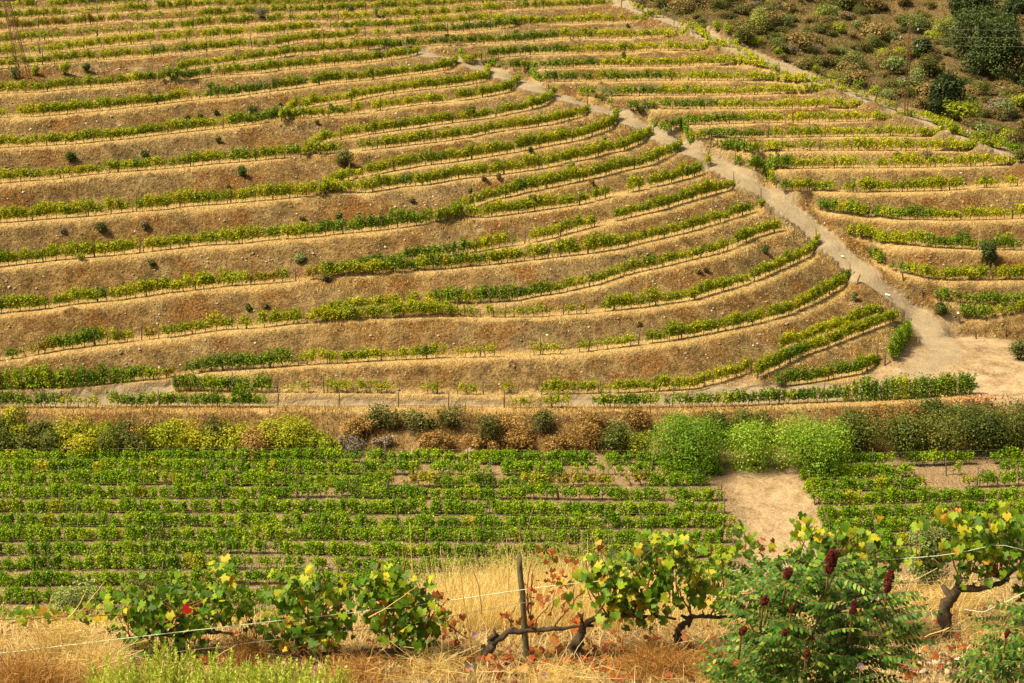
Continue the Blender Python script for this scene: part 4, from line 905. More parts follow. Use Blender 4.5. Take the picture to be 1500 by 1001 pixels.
# low cover between them
mb = MB(); c = 46000; x = rg.uniform(8, 100, c); y = rg.uniform(225, 330, c)
k = (attf(ATT[:, :, 3], x, y) > .5) & (fractal(x, y, 5, 41) + rg.normal(0, .12, c) > -.02); x, y = x[k], y[k]; n_ = len(x)
P = np.repeat(np.stack([x, y, hfun(x, y)], -1), 5, 0) + rg.normal(0, .22, (n_ * 5, 3)) * [1, 1, .5] + [0, 0, .12]
mb.scatter(QL, QLF, P, facing(rg, np.tile([0, -.2, 1.0], (len(P), 1)), len(P), .8) * rg.uniform(.1, .26, len(P))[:, None, None], LM['olive'])
h_ = len(x) // 2; blades(mb, np.stack([x[:h_], y[:h_], hfun(x[:h_], y[:h_])], -1), rg.uniform(.2, .6, h_), rg.normal(0, .2, (h_, 2)), rg.uniform(.03, .06, h_), M['straw_dark'], rg, 2)
o = mb.build('ground_cover'); tag(o, 'dry brown ground cover over the wild scrub slope', 'ground cover', kind='stuff')

mb = MB(); c = 5000; x = rg.uniform(-10, 60, c); y = rg.uniform(128, 200, c); dd = attf(np.maximum(dirt, patch), x, y)
k = (dd > .3) & (attf(ATT[:, :, 1], x, y) < .4) & (fractal(x, y, 3, 61) > .02); x, y = x[k], y[k]; n_ = len(x); z = hfun(x, y)
blades(mb, np.repeat(np.stack([x, y, z], -1), 4, 0) + rg.normal(0, .05, (n_ * 4, 3)) * [1, 1, 0], rg.uniform(.04, .16, n_ * 4), rg.normal(0, .1, (n_ * 4, 2)), rg.uniform(.015, .03, n_ * 4), M['straw_dark'], rg, 2)
rocks(mb, np.stack([x, y, z], -1) + rg.normal(0, .8, (n_, 3)) * [1, 1, 0], rg.uniform(.02, .07, n_), rg, M['stone'])
o = mb.build('dirt_litter'); tag(o, 'sparse dry tufts and pebbles over the bare earth strip and turning area', 'litter', kind='stuff')

# ------------------------------------------------------------------ brush bank between the valley track and the field
def bank_loc(x, y, dy=0): return on_ground(x, y)[0]
BANK = []
bkr = np.random.default_rng(8)
for i, x in enumerate(range(-10, 470, 40)):
    c_ = ['bramble', 'bramble', 'bramb_d', 'olive'][int(bkr.integers(4))] if i < 11 else 'bramble'
    w_ = {'bramble': 'yellow-green', 'bramb_d': 'dark green', 'olive': 'olive'}[c_]
    BANK.append((x + bkr.uniform(-8, 8), 650 + bkr.uniform(-4, 4), bkr.uniform(60, 105), bkr.uniform(24, 40), c_, f"{w_} bramble bush, {ORD[i]} along the upper side of the bank thicket"))
for i, x in enumerate(range(6, 490, 38)):
    c_ = ['bramble', 'bramble', 'bramb_d', 'bramble', 'brown'][int(bkr.integers(5))]
    w_ = {'bramble': 'yellow-green', 'bramb_d': 'dark green', 'brown': 'withered brown'}[c_]
    BANK.append((x + bkr.uniform(-9, 9), 666 + bkr.uniform(-3, 2), bkr.uniform(55, 95), bkr.uniform(18, 38), c_, f"{w_} bramble bush, {ORD[min(i, 12)]} along the field side of the bank thicket"))
for i, x in enumerate(range(500, 950, 33)):
    c_ = ['brown', 'brown', 'brown', 'grey', 'olive'][int(bkr.integers(5))]; w_ = dict(brown='dry brown', olive='khaki', grey='grey twiggy')[c_]; up = i % 2
    BANK.append((x + bkr.uniform(-10, 10), (636 if up else 662) + bkr.uniform(-6, 4), bkr.uniform(40, 78), bkr.uniform(14, 28), c_, f"{w_} scrub bush, {ORD[min(i, 12)]} along the open part of the bank" + (" again" if i > 12 else "")))
for i, x in enumerate(range(1225, 1500, 30)):
    c_ = ['bramb_d', 'olive', 'bramb_d', 'brown'][int(bkr.integers(4))]; w_ = dict(bramb_d='dark', brown='rusty', olive='khaki')[c_]
    BANK.append((x + bkr.uniform(-10, 10), 640 + (x - 1225) * -.02 + bkr.uniform(-14, 8), bkr.uniform(50, 90), bkr.uniform(20, 40), c_, f"{w_} tangled bush, {ORD[i]} beyond the willows on the upper bank"))
BANK += [(16, 640, 40, 44, 'bramble', 'tall feathery yellow-green bush rising behind the brambles at the view edge'), (110, 645, 50, 30, 'brown', 'reddish brown dead bush behind the brambles'),
 (205, 660, 60, 34, 'brown', 'brown withered bush amid the green brambles'), (515, 648, 34, 30, 'brown', 'brown dry bush where the brambles end'), (555, 630, 50, 28, 'olive', 'olive scrub bush under the track edge posts'),
 (545, 620, 14, 12, 'broom', 'small dark green bush beside the footpath down the bank'), (630, 628, 14, 14, 'broom', 'small dark green tuft bush right of the footpath down the bank'), (662, 625, 22, 14, 'olive', 'khaki small bush at the lip of the bank'),
 (718, 658, 44, 44, 'olive', 'tall sparse olive bush mid bank near the field'), (760, 662, 60, 28, 'brown', 'brown bush along the foot of the bank by the sparse olive bush'), (640, 664, 60, 22, 'brown', 'low brown bush at the foot of the footpath'),
 (820, 664, 60, 30, 'brown', 'rust brown bush at the foot of the bank past mid view'), (868, 660, 56, 34, 'brown', 'rust brown leafy bush left of the pale green willow clump'), (905, 668, 60, 44, 'bramb_d', 'dark bramble bush just before the pale willow bush'), (935, 672, 40, 34, 'bramble', 'bramble bush touching the pale willow bush'),
 (1012, 688, 140, 74, 'willow', 'large pale green willow bush at the corner of the field'), (1108, 686, 96, 58, 'willow', 'mid-size fresh green willow bush at the head of the bare strip'), (1190, 692, 120, 70, 'willow', 'large fresh green willow bush right of the bare strip head'),
 (1050, 645, 80, 38, 'bramb_d', 'dark green bush behind the pale willow bush'), (1105, 642, 90, 38, 'bramb_d', 'dark green bush under the hedge-like track vines, behind the willows'), (1160, 655, 40, 30, 'brown', 'brown bush half hidden behind the willow bushes'),
 (1255, 665, 80, 56, 'bramb_d', 'dark tangled bramble mound right of the willows'), (1315, 668, 90, 56, 'bramb_d', 'second dark tangled bramble mound right of the willows'), (1380, 668, 90, 52, 'bramb_d', 'third dark bramble mound toward the right edge'), (1440, 665, 90, 60, 'bramb_d', 'dark bramble mound below the open dirt'), (1490, 660, 80, 74, 'bramb_d', 'tall dark bramble mound at the right edge under the dirt'),
 (1300, 640, 60, 34, 'olive', 'brown-olive bush under the end of the track hedge vines'), (1330, 622, 50, 26, 'brown', 'rust coloured bush on the bank below the dense end vines'), (1400, 615, 24, 22, 'sage', 'small grey-green bush by the pile of cut branches'), (1225, 672, 40, 26, 'bramble', 'yellow-green bush at the foot of the dark mounds')]
for x, y, w, h, lm, lab in BANK:
    lm = {'brown': 'rusty'}.get(lm, lm)
    bush(x, y, w, h, lm, lab, 'bush', 'bushes on the bank above the field', 'bush', leaf=.13 if lm != 'willow' else .12, dens=1.15, spiky=.3 if lm == 'willow' else .2)
mb = MB(); P = on_ground(1432, 592)[0]; n_ = 260
mb.scatter(QL, QLF, rg.normal(0, 1, (n_, 3)) * [1.1, .5, .18] + [0, 0, .3], rotm(rg, n_) * rg.uniform(.2, .5, n_)[:, None, None] * np.array([.4, 1, 1]), islandmat("cut_branches", [(0, (.40, .16, .07)), (1, (.66, .36, .20))]))
o = mb.build('branch_pile', loc=P); tag(o, 'heap of orange-brown cut branches at the end of the track hedge vines', 'branch pile')
mb = MB(); c = 16000; x = rg.uniform(-46, 50, c); y = rg.uniform(160, 166, c); z = hfun(x, y); k = fractal(x, y, 3, 51) > -.15; x, y, z = x[k], y[k], z[k]; n_ = len(x)
blades(mb, np.stack([x, y, z - .03], -1), rg.uniform(.2, .8, n_), rg.normal(0, .25, (n_, 2)), rg.uniform(.02, .045, n_), M['straw_dark'], rg, 2)
o = mb.build('bank_weeds'); tag(o, 'tall brown weeds and straw on the bank between the track and the field', 'weeds', kind='stuff')
mb = MB(); mb.scatter(ROCK[0], ROCKF4, np.zeros((1, 3)), np.eye(3)[None] * .6 * np.array([1.2, 1, .8]), M['stone']); mb.P.setdefault((5, mb.mat(M['stone'])), []).append(np.array([(10, 11, 12, 13, 14)]))
o = mb.build('boulder', loc=on_ground(694, 662)[0]); tag(o, 'grey boulder in the brush at the foot of the bank', 'boulder')

# ------------------------------------------------------------------ posts, pole, pylon, scraps on the road
def single_post(x, y, hpx, lean, label, cap=False):
    g = on_ground(x, y)[0]; d = np.linalg.norm(g - [0, 0, CAMZ]); h = hpx * d / F; lx = lean * d / F
    mb = MB(); mb.tube([(0, 0, -.3), (lx * .5, 0, h * .5), (lx, 0, h)], [.08, .075, .07], M['post'], 7)
    if cap: mb.tube([(lx, 0, h), (lx * 1.05, 0, h + .16)], [.12, .1], islandmat("white_tag", [(0, (.7, .7, .68)), (1, (.8, .8, .78))]), 6)
    return tag(mb.build('post', loc=g), label, 'post', 'single posts beside the road')
single_post(1254, 419, 16, 5, 'leaning grey post at the end of the first long vine row by the road')
single_post(1324, 415, 18, -5, 'leaning dark post on the corner of the terrace across the road')
single_post(1407, 474, 14, -4, 'short post with a white top beside the turning area', True)
single_post(1431, 497, 18, -5, 'leaning post in the straw bank above the turning area')
single_post(1473, 495, 19, 0, 'upright post in the straw bank above the turning area')
single_post(1352, 440, 14, -4, 'thin post on the straw corner just above the lowest terraces')
single_post(1296, 536, 20, 0, 'post standing at the foot of the corner vine clump')
wht = islandmat("white_plastic", [(0, (.72, .70, .66)), (1, (.85, .83, .78))], rough=.5)
for x, y, l, w, a, lab in [(1300, 434, .75, .14, -.9, 'white plastic pipe piece lying on the road'), (1234, 378, .3, .16, .2, 'small white scrap on the road higher up than the pipe piece')]:
    mb = MB(); n_ = 9; t_ = np.linspace(0, 1, n_); mb.tube(np.stack([(t_ - .5) * l, .04 * np.sin(t_ * 6), .1 + 0 * t_], -1), [w * .3] + [w * .5] * (n_ - 2) + [w * .3], wht, 8)
    o = mb.build('scrap'); o.location = on_ground(x, y)[0]; o.rotation_euler = (0, 0, a); tag(o, lab, 'scrap')
# steel pole
g = on_ground(1327, 171)[0]; d = np.linalg.norm(g - [0, 0, CAMZ]); ph = 138 * d / F * 1.01
r = tag(empty('utility_pole', g), 'tall thin rusty lattice pole standing beside the upper path', 'utility pole')
mb = MB()
for sx in (-1, 1): mb.tube([(sx * .17, 0, -.3), (sx * .15, 0, ph * .5), (sx * .04, 0, ph)], [.05, .045, .03], M['rust'], 5)
k_ = 22
for i in range(k_):
    z0, z1 = ph * i / k_, ph * (i + 1) / k_; w0 = .16 - .11 * i / k_; s_ = 1 if i % 2 else -1; mb.tube([(s_ * w0, 0, z0), (-s_ * w0, 0, z1)], .022, M['rust'], 4)
mb.build('mast', r); ins = islandmat("porcelain", [(0, (.22, .24, .25)), (1, (.34, .36, .38))], rough=.35)
arms = []
for f_, sx in ((.865, 1), (.79, -1), (.70, 1)):
    m_ = MB(); z_ = ph * f_; L_ = .9; m_.tube([(0, 0, z_), (sx * L_, 0, z_)], .05, M['rust'], 5); m_.tube([(0, 0, z_ - .35), (sx * L_, 0, z_)], .025, M['rust'], 4); a = m_.build('cross_arm', r)
    m_ = MB(); m_.tube([(sx * L_, 0, z_ + .02), (sx * L_, 0, z_ + .1), (sx * L_, 0, z_ + .2), (sx * L_, 0, z_ + .3)], [.05, .13, .09, .04], ins, 8); m_.build('insulator', a); arms.append(np.array([g[0] + sx * L_, g[1], g[2] + z_ + .3]))
for q, (a, nm) in enumerate(zip(arms, ('topmost', 'middle', 'lowest'))):
    m_ = MB(); t_ = np.linspace(0, 1, 24)[:, None]; e = a + np.array([58, 6, 1.2]); Pp = a * (1 - t_) + e * t_; Pp[:, 2] -= 4 * .9 * (t_[:, 0] * (1 - t_[:, 0])); Pp -= a
    m_.tube(Pp, .012, M['wire'], 4, cap=False); tag(m_.build('power_line', loc=a), f'{nm} of three thin wires strung from the pole across the big oak', 'power line', 'wires from the pole')
# lattice pylon at the far left
g = on_ground(38, 121)[0]; d = np.linalg.norm(g - [0, 0, CAMZ]); ph = 128 * d / F; top = np.array([-24 * d / F, 0, ph])
r = tag(empty('pylon', g), 'rusty lattice pylon leaning slightly at the far left of the slope', 'pylon'); legs = []
for sx, sy in ((-1, -1), (1, -1), (1, 1), (-1, 1)):
    a = np.array([sx * .52, sy * .52, -.4]); b = top + np.array([sx * .22, sy * .22, 0]); legs.append((a, b)); m_ = MB(); m_.tube([a, b], .036, M['rust'], 4); m_.build('leg', r)
m_ = MB(); k_ = 15
for i in range(k_):
    for j in range(4):
        (a0, b0), (a1, b1) = legs[j], legs[(j + 1) % 4]; t0, t1 = i / k_, (i + 1) / k_
        m_.tube([a0 + (b0 - a0) * t0, a1 + (b1 - a1) * t1], .015, M['rust'], 3); m_.tube([a1 + (b1 - a1) * t0, a0 + (b0 - a0) * t1], .015, M['rust'], 3)
m_.build('lattice', r)
m_ = MB(); z_ = ph * .88; cx_ = top[0] * .88; m_.tube([(cx_ - 1.0, -.3, z_), (cx_ + .9, -.3, z_)], .05, M['rust'], 4); ca = m_.build('cross_arm', r)
for sx in (-.95, .75):
    q = MB()
    for e in range(3): q.tube([(cx_ + sx + (e - 1) * .2, -.3, z_ + .02), (cx_ + sx + (e - 1) * .2, -.3, z_ + .12), (cx_ + sx + (e - 1) * .2, -.3, z_ + .26)], [.05, .12, .04], ins, 8)
    q.build('insulator', ca)

# ------------------------------------------------------------------ foreground: old vines, wires, post, sumac, straw
fr = np.random.default_rng(77)
def fgp(x, y, Y):
    """point on the sight line of photograph pixel (x, y) at distance Y along the view's ground direction"""
    v = (PY - y) / F; dy = cos(PITCH) + v * sin(PITCH); t = Y / dy
    return np.array([(x - PX) / F * t, Y, CAMZ + (-sin(PITCH) + v * cos(PITCH)) * t])
def fgg(x, y): return on_ground(x, y, 10, 24)[0]
def grape_leaf():
    a = np.radians([-90, -62, -40, -18, 2, 22, 44, 62, 76, 90, 104, 118, 136, 158, 178, 198, 220, 242])
    r = np.array([.11, .42, .38, .45, .37, .49, .34, .43, .44, .56, .44, .43, .34, .49, .37, .45, .38, .42])
    V = [(0, 0, .0)]; V += [(r[i] * cos(a[i]), r[i] * sin(a[i]) - .02, .10 * abs(r[i] * cos(a[i])) - .22 * r[i] ** 2) for i in range(len(a))]
    n = len(a); return np.array(V), np.array([(0, 1 + i, 1 + (i + 1) % n) for i in range(n)])
GL, GLF = grape_leaf()
def fgleafmat(name, stops, trans):
    m = leafmat(name, stops, trans, 0.0, .5); t = m.node_tree; g = t.nodes.new("ShaderNodeNewGeometry"); pr = [n for n in t.nodes if n.type == 'BSDF_PRINCIPLED'][0]
    src = pr.inputs["Base Color"].links[0].from_socket; nz = noise(t, g.outputs["Position"], 55, 4, .7); nb = noise(t, g.outputs["Position"], 18, 2, .5)
    c1 = mixc(t, ramp(t, nz, [(.60, (0, 0, 0)), (.72, (.5, .5, .5))]), src, (.26, .13, .03)); k_ = .28 if 'rust' not in name and 'scarlet' not in name else 0.0; c2 = mixc(t, ramp(t, nb, [(.45, (0, 0, 0)), (.7, (k_, k_, k_))]), c1, (.36, .42, .03))
    for l in list(src.links):
        if l.to_node.type in ('BSDF_PRINCIPLED',): t.links.new(c2, l.to_socket)
    t.links.new(bump(t, nz, .35, .01), pr.inputs["Normal"]); return m
LG = fgleafmat("grape_leaf_green", [(0, (.012, .05, .004)), (.35, (.035, .125, .006)), (.65, (.10, .24, .010)), (.86, (.28, .40, .015)), (.95, (.55, .48, .03)), (1, (.5, .2, .04))], .36)
LY = fgleafmat("grape_leaf_yellowing", [(0, (.035, .13, .008)), (.4, (.14, .28, .012)), (.74, (.38, .46, .025)), (.9, (.66, .50, .03)), (1, (.54, .18, .03))], .40)
LR = fgleafmat("grape_leaf_rust", [(0, (.13, .02, .006)), (.5, (.27, .06, .014)), (.8, (.42, .13, .03)), (1, (.55, .30, .07))], .25)
RED = fgleafmat("grape_leaf_scarlet", [(0, (.38, .006, .008)), (1, (.42, .012, .012))], .2)
OLDB = barkmat("old_vine_bark", (.018, .012, .009), (.12, .085, .06), 26, bs=1.0); CANE = barkmat("cane_bark", (.16, .055, .025), (.30, .13, .06), 20)
def wob(pts, n, amp, rng):
    pts = np.asarray(pts, float); t = np.linspace(0, len(pts) - 1, n); i = np.arange(len(pts))
    Q = np.stack([np.interp(t, i, pts[:, k]) for k in range(3)], -1)
    k = np.array([.25, .5, .25]); 
    for _ in range(2): Q[1:-1] = .25 * Q[:-2] + .5 * Q[1:-1] + .25 * Q[2:]
    Q[1:-1] += rng.normal(0, amp, (n - 2, 3)); return Q
def leaves_in(mb, blobs, rng, Y, mats=None):
    for b in blobs:
        cx, cy, rx, ry, n = b[:5]; n = int(n * 1.0); mt = b[5] if len(b) > 5 else LG; dy = b[6] if len(b) > 6 else 0
        a = rng.uniform(0, 2 * pi, n); q = rng.random(n) ** .55 * np.where(rng.random(n) < .24, rng.uniform(1, 1.6, n), 1)
        px = cx + np.cos(a) * q * rx; py = cy + np.sin(a) * q * ry
        P = np.array([fgp(px[i], py[i], Y + dy + rng.normal(0, .14)) for i in range(n)])
        N = np.stack([rng.normal(-.1, .5, n), -.55 + rng.normal(0, .45, n), .55 + rng.normal(0, .35, n)], -1)
        sz = rng.uniform(.05, .128, n) * (.68 if mt is LR else 1)
        Z = N / np.linalg.norm(N, axis=1)[:, None]; dn = np.array([0, 0, -1.0]) + rng.normal(0, .45, (n, 3))
        Yv = -(dn - (dn * Z).sum(1)[:, None] * Z); Yv /= np.linalg.norm(Yv, axis=1)[:, None]; Yv = -Yv; Xv = np.cross(Yv, Z)
        curl = rng.uniform(.8, 3.0, n); R3 = np.stack([Xv, Yv, Z * curl[:, None]], -1) * sz[:, None, None]
        mb.scatter(GL, GLF, P, R3, mt)
def old_vine(trunk, arms, canes, blobs, label, Y=17.5, tw=.055, extra=None, seed=0):
    """trunk/arms/canes in photograph pixels on a vertical sheet near distance Y, thickened in depth"""
    rng = np.random.default_rng(900 + seed); base = fgp(trunk[0][0], trunk[0][1], Y); gz = float(hfun(base[0], base[1])); base = np.array([base[0], base[1], gz])
    r = tag(empty('grapevine', base), label, 'grapevine', 'old vines along the near wire')
    def P3(L, amp, n): 
        Q = wob([fgp(x, y, Y) for x, y in L], n, amp, rng); Q[:, 1] += np.cumsum(rng.normal(0, amp * .5, n)); return Q - base
    m = MB(); Q = P3(trunk, .008, 12); Q[0, 2] = -.15; n = len(Q); m.tube(Q, tw * np.linspace(1.15, .75, n) * (1 + rng.normal(0, .13, n)), OLDB, 8)
    for k in range(5): a = Q[rng.integers(2, n - 1)]; m.tube([a, a + rng.normal(0, .05, 3)], [tw * .7, tw * .35], OLDB, 6)
    m.build('trunk', r)
    for L in arms:
        m = MB(); Q = P3(L, .006, 14); n = len(Q); m.tube(Q, tw * np.linspace(.62, .22, n) * (1 + rng.normal(0, .15, n)), OLDB, 7)
        for k in range(6): a = Q[rng.integers(1, n - 1)]; m.tube([a, a + np.array([rng.normal(0, .02), 0, rng.uniform(.02, .06)])], [tw * .3, tw * .18], OLDB, 5)
        m.build('cordon', r)
    for L in canes:
        m = MB(); Q = P3(L, .006, 12); Q[:, 1] += np.linspace(0, rng.normal(0, .15), 12); m.tube(Q, np.linspace(.009, .004, 12), CANE, 5); m.build('cane', r)
    m = MB(); leaves_in(m, [tuple(b) for b in blobs], rng, Y)
    o = m.build('foliage', r); o.location = -base
    # inner twigs among the leaves
    m = MB()
    for b in blobs:
        for k in range(max(2, b[4] // 10)):
            a = rng.uniform(0, 2 * pi); p0 = fgp(b[0] + rng.normal(0, b[2] * .3), b[1] + b[3] * .8, Y); p1 = fgp(b[0] + cos(a) * b[2] * .8, b[1] - abs(sin(a)) * b[3] * .8, Y + rng.normal(0, .12))
            m.tube(wob([p0, (p0 + p1) / 2 + rng.normal(0, .03, 3), p1], 7, .004, rng) - base, np.linspace(.006, .003, 7), CANE, 4)
    m.build('twigs', r); return r, base
old_vine([(262, 962), (262, 945), (268, 930)], [[(268, 930), (300, 925), (340, 930)], [(268, 930), (225, 928), (190, 935)]],
         [[(240, 930), (300, 890), (325, 860), (322, 818)], [(230, 905), (180, 900), (110, 902), (0, 908), (-30, 905)], [(255, 930), (225, 880), (190, 862)]],
         [(255, 882, 72, 42, 170), (325, 845, 15, 34, 34, LY), (322, 830, 14, 18, 14, LG), (205, 905, 42, 40, 55), (330, 885, 36, 34, 60), (240, 935, 66, 28, 62), (105, 900, 84, 13, 38, LY), (30, 905, 36, 10, 14, LY), (290, 905, 30, 50, 50), (310, 890, 22, 22, 6, LY)],
         'leafy old grapevine with one scarlet leaf and long trailing shoot', Y=17.55, seed=1)
m = MB(); fr2 = np.random.default_rng(3); P = fgp(274, 892, 17.15); m.scatter(GL, GLF, P[None], facing(fr2, np.array([[.2, -1, .4]]), 1, .05) * .115, RED)
scar = m.build('scarlet_leaf'); vine1 = [o for o in bpy.data.objects if o.name == 'grapevine' or (o.get('label') or '').startswith('leafy old grapevine')][-1]
scar.parent = [o for o in bpy.data.objects if (o.get('label') or '').startswith('leafy old grapevine')][0]; scar.location = -np.array(scar.parent.location)
scar['label'] = 'single scarlet leaf among green ones'
old_vine([(428, 985), (426, 975), (430, 964)], [[(430, 964), (470, 958), (520, 956), (560, 950)], [(430, 964), (415, 972), (400, 975)]],
         [[(430, 962), (460, 925), (495, 880)], [(430, 962), (410, 935), (395, 900)], [(440, 960), (420, 890), (408, 840)]],
         [(445, 898, 56, 46, 150), (410, 870, 34, 30, 36, LY), (465, 865, 44, 22, 44), (440, 925, 52, 28, 56), (500, 905, 22, 32, 30), (455, 838, 5, 12, 3, LY), (375, 905, 20, 40, 26), (470, 935, 26, 18, 14, LY)],
         'low leafy grapevine between the scarlet-leaved one and the round bushy one', Y=17.5, seed=2, tw=.04)
old_vine([(592, 975), (590, 962), (585, 952)], [[(585, 952), (555, 956), (515, 958)], [(585, 952), (610, 950), (630, 945)]],
         [[(590, 950), (600, 900), (625, 860)], [(575, 955), (560, 900), (545, 850), (560, 820)], [(605, 950), (640, 900), (655, 880)], [(640, 895), (665, 925), (690, 945)]],
         [(572, 882, 46, 44, 150), (612, 895, 38, 48, 100), (548, 860, 30, 24, 36), (575, 850, 24, 14, 18, LY), (590, 935, 44, 24, 46), (618, 925, 26, 26, 30), (648, 880, 14, 16, 9, LR), (668, 925, 22, 20, 14, LR), (556, 835, 14, 12, 7, LY), (655, 905, 12, 12, 7, LG)],
         'round bushy green grapevine closest to the wooden post, left of it', Y=17.5, seed=3, tw=.045)
old_vine([(718, 985), (710, 972), (708, 960), (722, 944)], [[(722, 944), (745, 926), (775, 923), (820, 922), (870, 917)], [(722, 944), (716, 935), (726, 930)]],
         [[(775, 923), (790, 895), (812, 868)], [(745, 926), (748, 905), (756, 890)], [(810, 921), (840, 885), (868, 858)], [(775, 900), (772, 860), (780, 815)]],
         [(775, 875, 16, 56, 26, LR), (748, 906, 14, 14, 9, LR), (812, 880, 24, 22, 18, LR), (822, 838, 26, 28, 26, LR), (800, 810, 20, 14, 8, LR), (835, 872, 24, 24, 10, LY), (850, 905, 14, 10, 5, LR)],
         'nearly bare gnarled grapevine with rust-red leaves twisting past the wooden post', Y=17.5, seed=4, tw=.06)
old_vine([(850, 985), (848, 962), (842, 945), (853, 925)], [[(853, 925), (862, 908), (885, 902), (940, 900), (990, 906)], [(853, 925), (852, 910), (848, 904)]],
         [[(870, 905), (895, 870), (925, 830), (962, 790)], [(890, 902), (860, 860), (858, 820)], [(940, 900), (950, 860), (990, 800)], [(915, 902), (905, 850), (880, 810)]],
         [(925, 858, 56, 42, 160), (962, 812, 38, 38, 74), (940, 890, 46, 24, 56), (865, 838, 26, 28, 26, LY), (868, 858, 20, 26, 14, LY), (985, 800, 24, 22, 22, LY), (895, 840, 26, 34, 40), (900, 880, 30, 28, 34), (878, 800, 14, 12, 4, LR), (958, 785, 12, 10, 6, LY), (982, 850, 22, 40, 34)],
         'tall green grapevine with gnarled trunk just right of the wooden post', Y=17.5, seed=5)
old_vine([(990, 940), (994, 926), (1003, 912), (1014, 903)], [[(1014, 903), (1040, 904), (1075, 903), (1110, 906)]],
         [[(1014, 903), (1005, 870), (1020, 830)], [(1040, 903), (1060, 860), (1050, 810)], [(1014, 903), (996, 870), (985, 840)]],
         [(1012, 860, 26, 40, 38), (1030, 835, 30, 30, 28, LY), (1050, 880, 24, 26, 26), (1052, 845, 20, 30, 20), (1000, 820, 14, 14, 6, LR), (1038, 805, 22, 8, 5, LY)],
         'thin half-leafless grapevine whose grey arm runs into the sumac', Y=17.6, seed=6, tw=.035)
old_vine([(1205, 935), (1207, 915), (1212, 895)], [[(1212, 895), (1180, 890), (1140, 893)], [(1212, 895), (1245, 888), (1285, 890)]],
         [[(1212, 895), (1215, 850), (1210, 800)], [(1180, 890), (1165, 840), (1178, 780)], [(1245, 888), (1262, 840), (1270, 780)], [(1140, 893), (1110, 830), (1090, 780)]],
         [(1185, 812, 32, 44, 66), (1180, 775, 22, 16, 16, LY), (1225, 805, 40, 36, 80), (1268, 800, 30, 34, 50, LY), (1285, 830, 34, 34, 50), (1235, 785, 26, 16, 18, LY), (1130, 850, 46, 44, 70), (1092, 798, 20, 24, 16), (1078, 768, 8, 12, 4), (1115, 800, 20, 14, 6, LR), (1310, 815, 18, 30, 16), (1212, 850, 60, 30, 60)],
         'grapevine standing directly behind the sumac with yellow-green tops', Y=17.9, seed=7)
old_vine([(1386, 930), (1383, 905), (1386, 882), (1403, 862)], [[(1403, 862), (1430, 864), (1452, 858), (1470, 855), (1478, 842), (1498, 826)], [(1403, 862), (1405, 852), (1410, 846)]],
         [[(1405, 858), (1415, 825), (1412, 785), (1400, 755)], [(1470, 852), (1480, 810), (1500, 790)], [(1440, 860), (1455, 820), (1460, 770)], [(1405, 850), (1385, 790), (1345, 765)]],
         [(1425, 806, 36, 40, 84), (1462, 800, 34, 48, 90), (1490, 790, 30, 44, 70), (1400, 780, 24, 28, 26, LY), (1388, 752, 22, 14, 16, LY), (1345, 790, 12, 40, 14), (1440, 765, 40, 16, 24, LY), (1485, 745, 26, 12, 8, LY), (1440, 838, 34, 16, 16), (1500, 850, 14, 34, 20), (1455, 832, 14, 14, 6, LR)],
         'old grapevine with bare bent black trunk over open ground', Y=18.1, seed=8, tw=.062)
# wooden post and wires
b = fgp(772, 958, 17.5); b[2] = hfun(b[0], b[1]); m = MB(); t = fgp(760, 812, 17.5)
Q = np.stack([np.linspace(0, 1, 9)] * 3, -1) * (t - b) + np.random.default_rng(4).normal(0, .003, (9, 3)); Q[0, 2] = -.3
m.tube(Q, [.029, .029, .028, .029, .027, .028, .027, .026, .019], barkmat("mossy_post", (.03, .028, .016), (.17, .155, .085), 22, bs=.8), 9); r = tag(empty('trellis_post', b), 'weathered mossy wooden post standing alone in the straw between two old vines', 'post')
m.build('stake', r)
tw_ = islandmat("pale_green_twine", [(0, (.42, .60, .50)), (1, (.62, .74, .62))], rough=.5)
def strand(pts, rad, mat, name, label, cat):
    Q = [fgp(x, y, Y) for x, y, Y in pts]; Q = wob(Q, 60, .0012, fr); o_ = Q[0]; m = MB(); m.tube(Q - o_, rad, mat, 5, cap=False); return tag(m.build(name, loc=o_), label, cat)
strand([(-30, 961, 17.3), (80, 948, 17.3), (180, 935, 17.3), (300, 922, 17.35), (430, 907, 17.35), (560, 893, 17.4), (660, 880, 17.4), (770, 863, 17.45), (860, 853, 17.4), (960, 845, 17.5), (1060, 838, 17.6), (1150, 826, 17.7), (1220, 822, 17.8), (1290, 821, 17.9), (1390, 814, 17.9), (1460, 797, 17.95), (1485, 802, 17.95), (1530, 815, 18)], .0040, tw_, 'trellis_wire', 'pale green twine stretched between the near vines past the wooden post', 'wire')
strand([(-30, 990, 17.3), (180, 965, 17.3), (420, 935, 17.35), (600, 915, 17.4), (768, 882, 17.45), (900, 872, 17.5), (1100, 868, 17.6), (1400, 850, 17.9), (1530, 845, 18)], .0028, M['wire'], 'trellis_wire', 'thin dark wire hung below the pale green twine', 'wire')
strand([(1412, 893, 17.7), (1440, 897, 17.65), (1470, 884, 17.7), (1500, 868, 17.7)], .004, tw_, 'loose_twine', 'loose end of pale twine lying over straw right of the black trunk', 'twine')

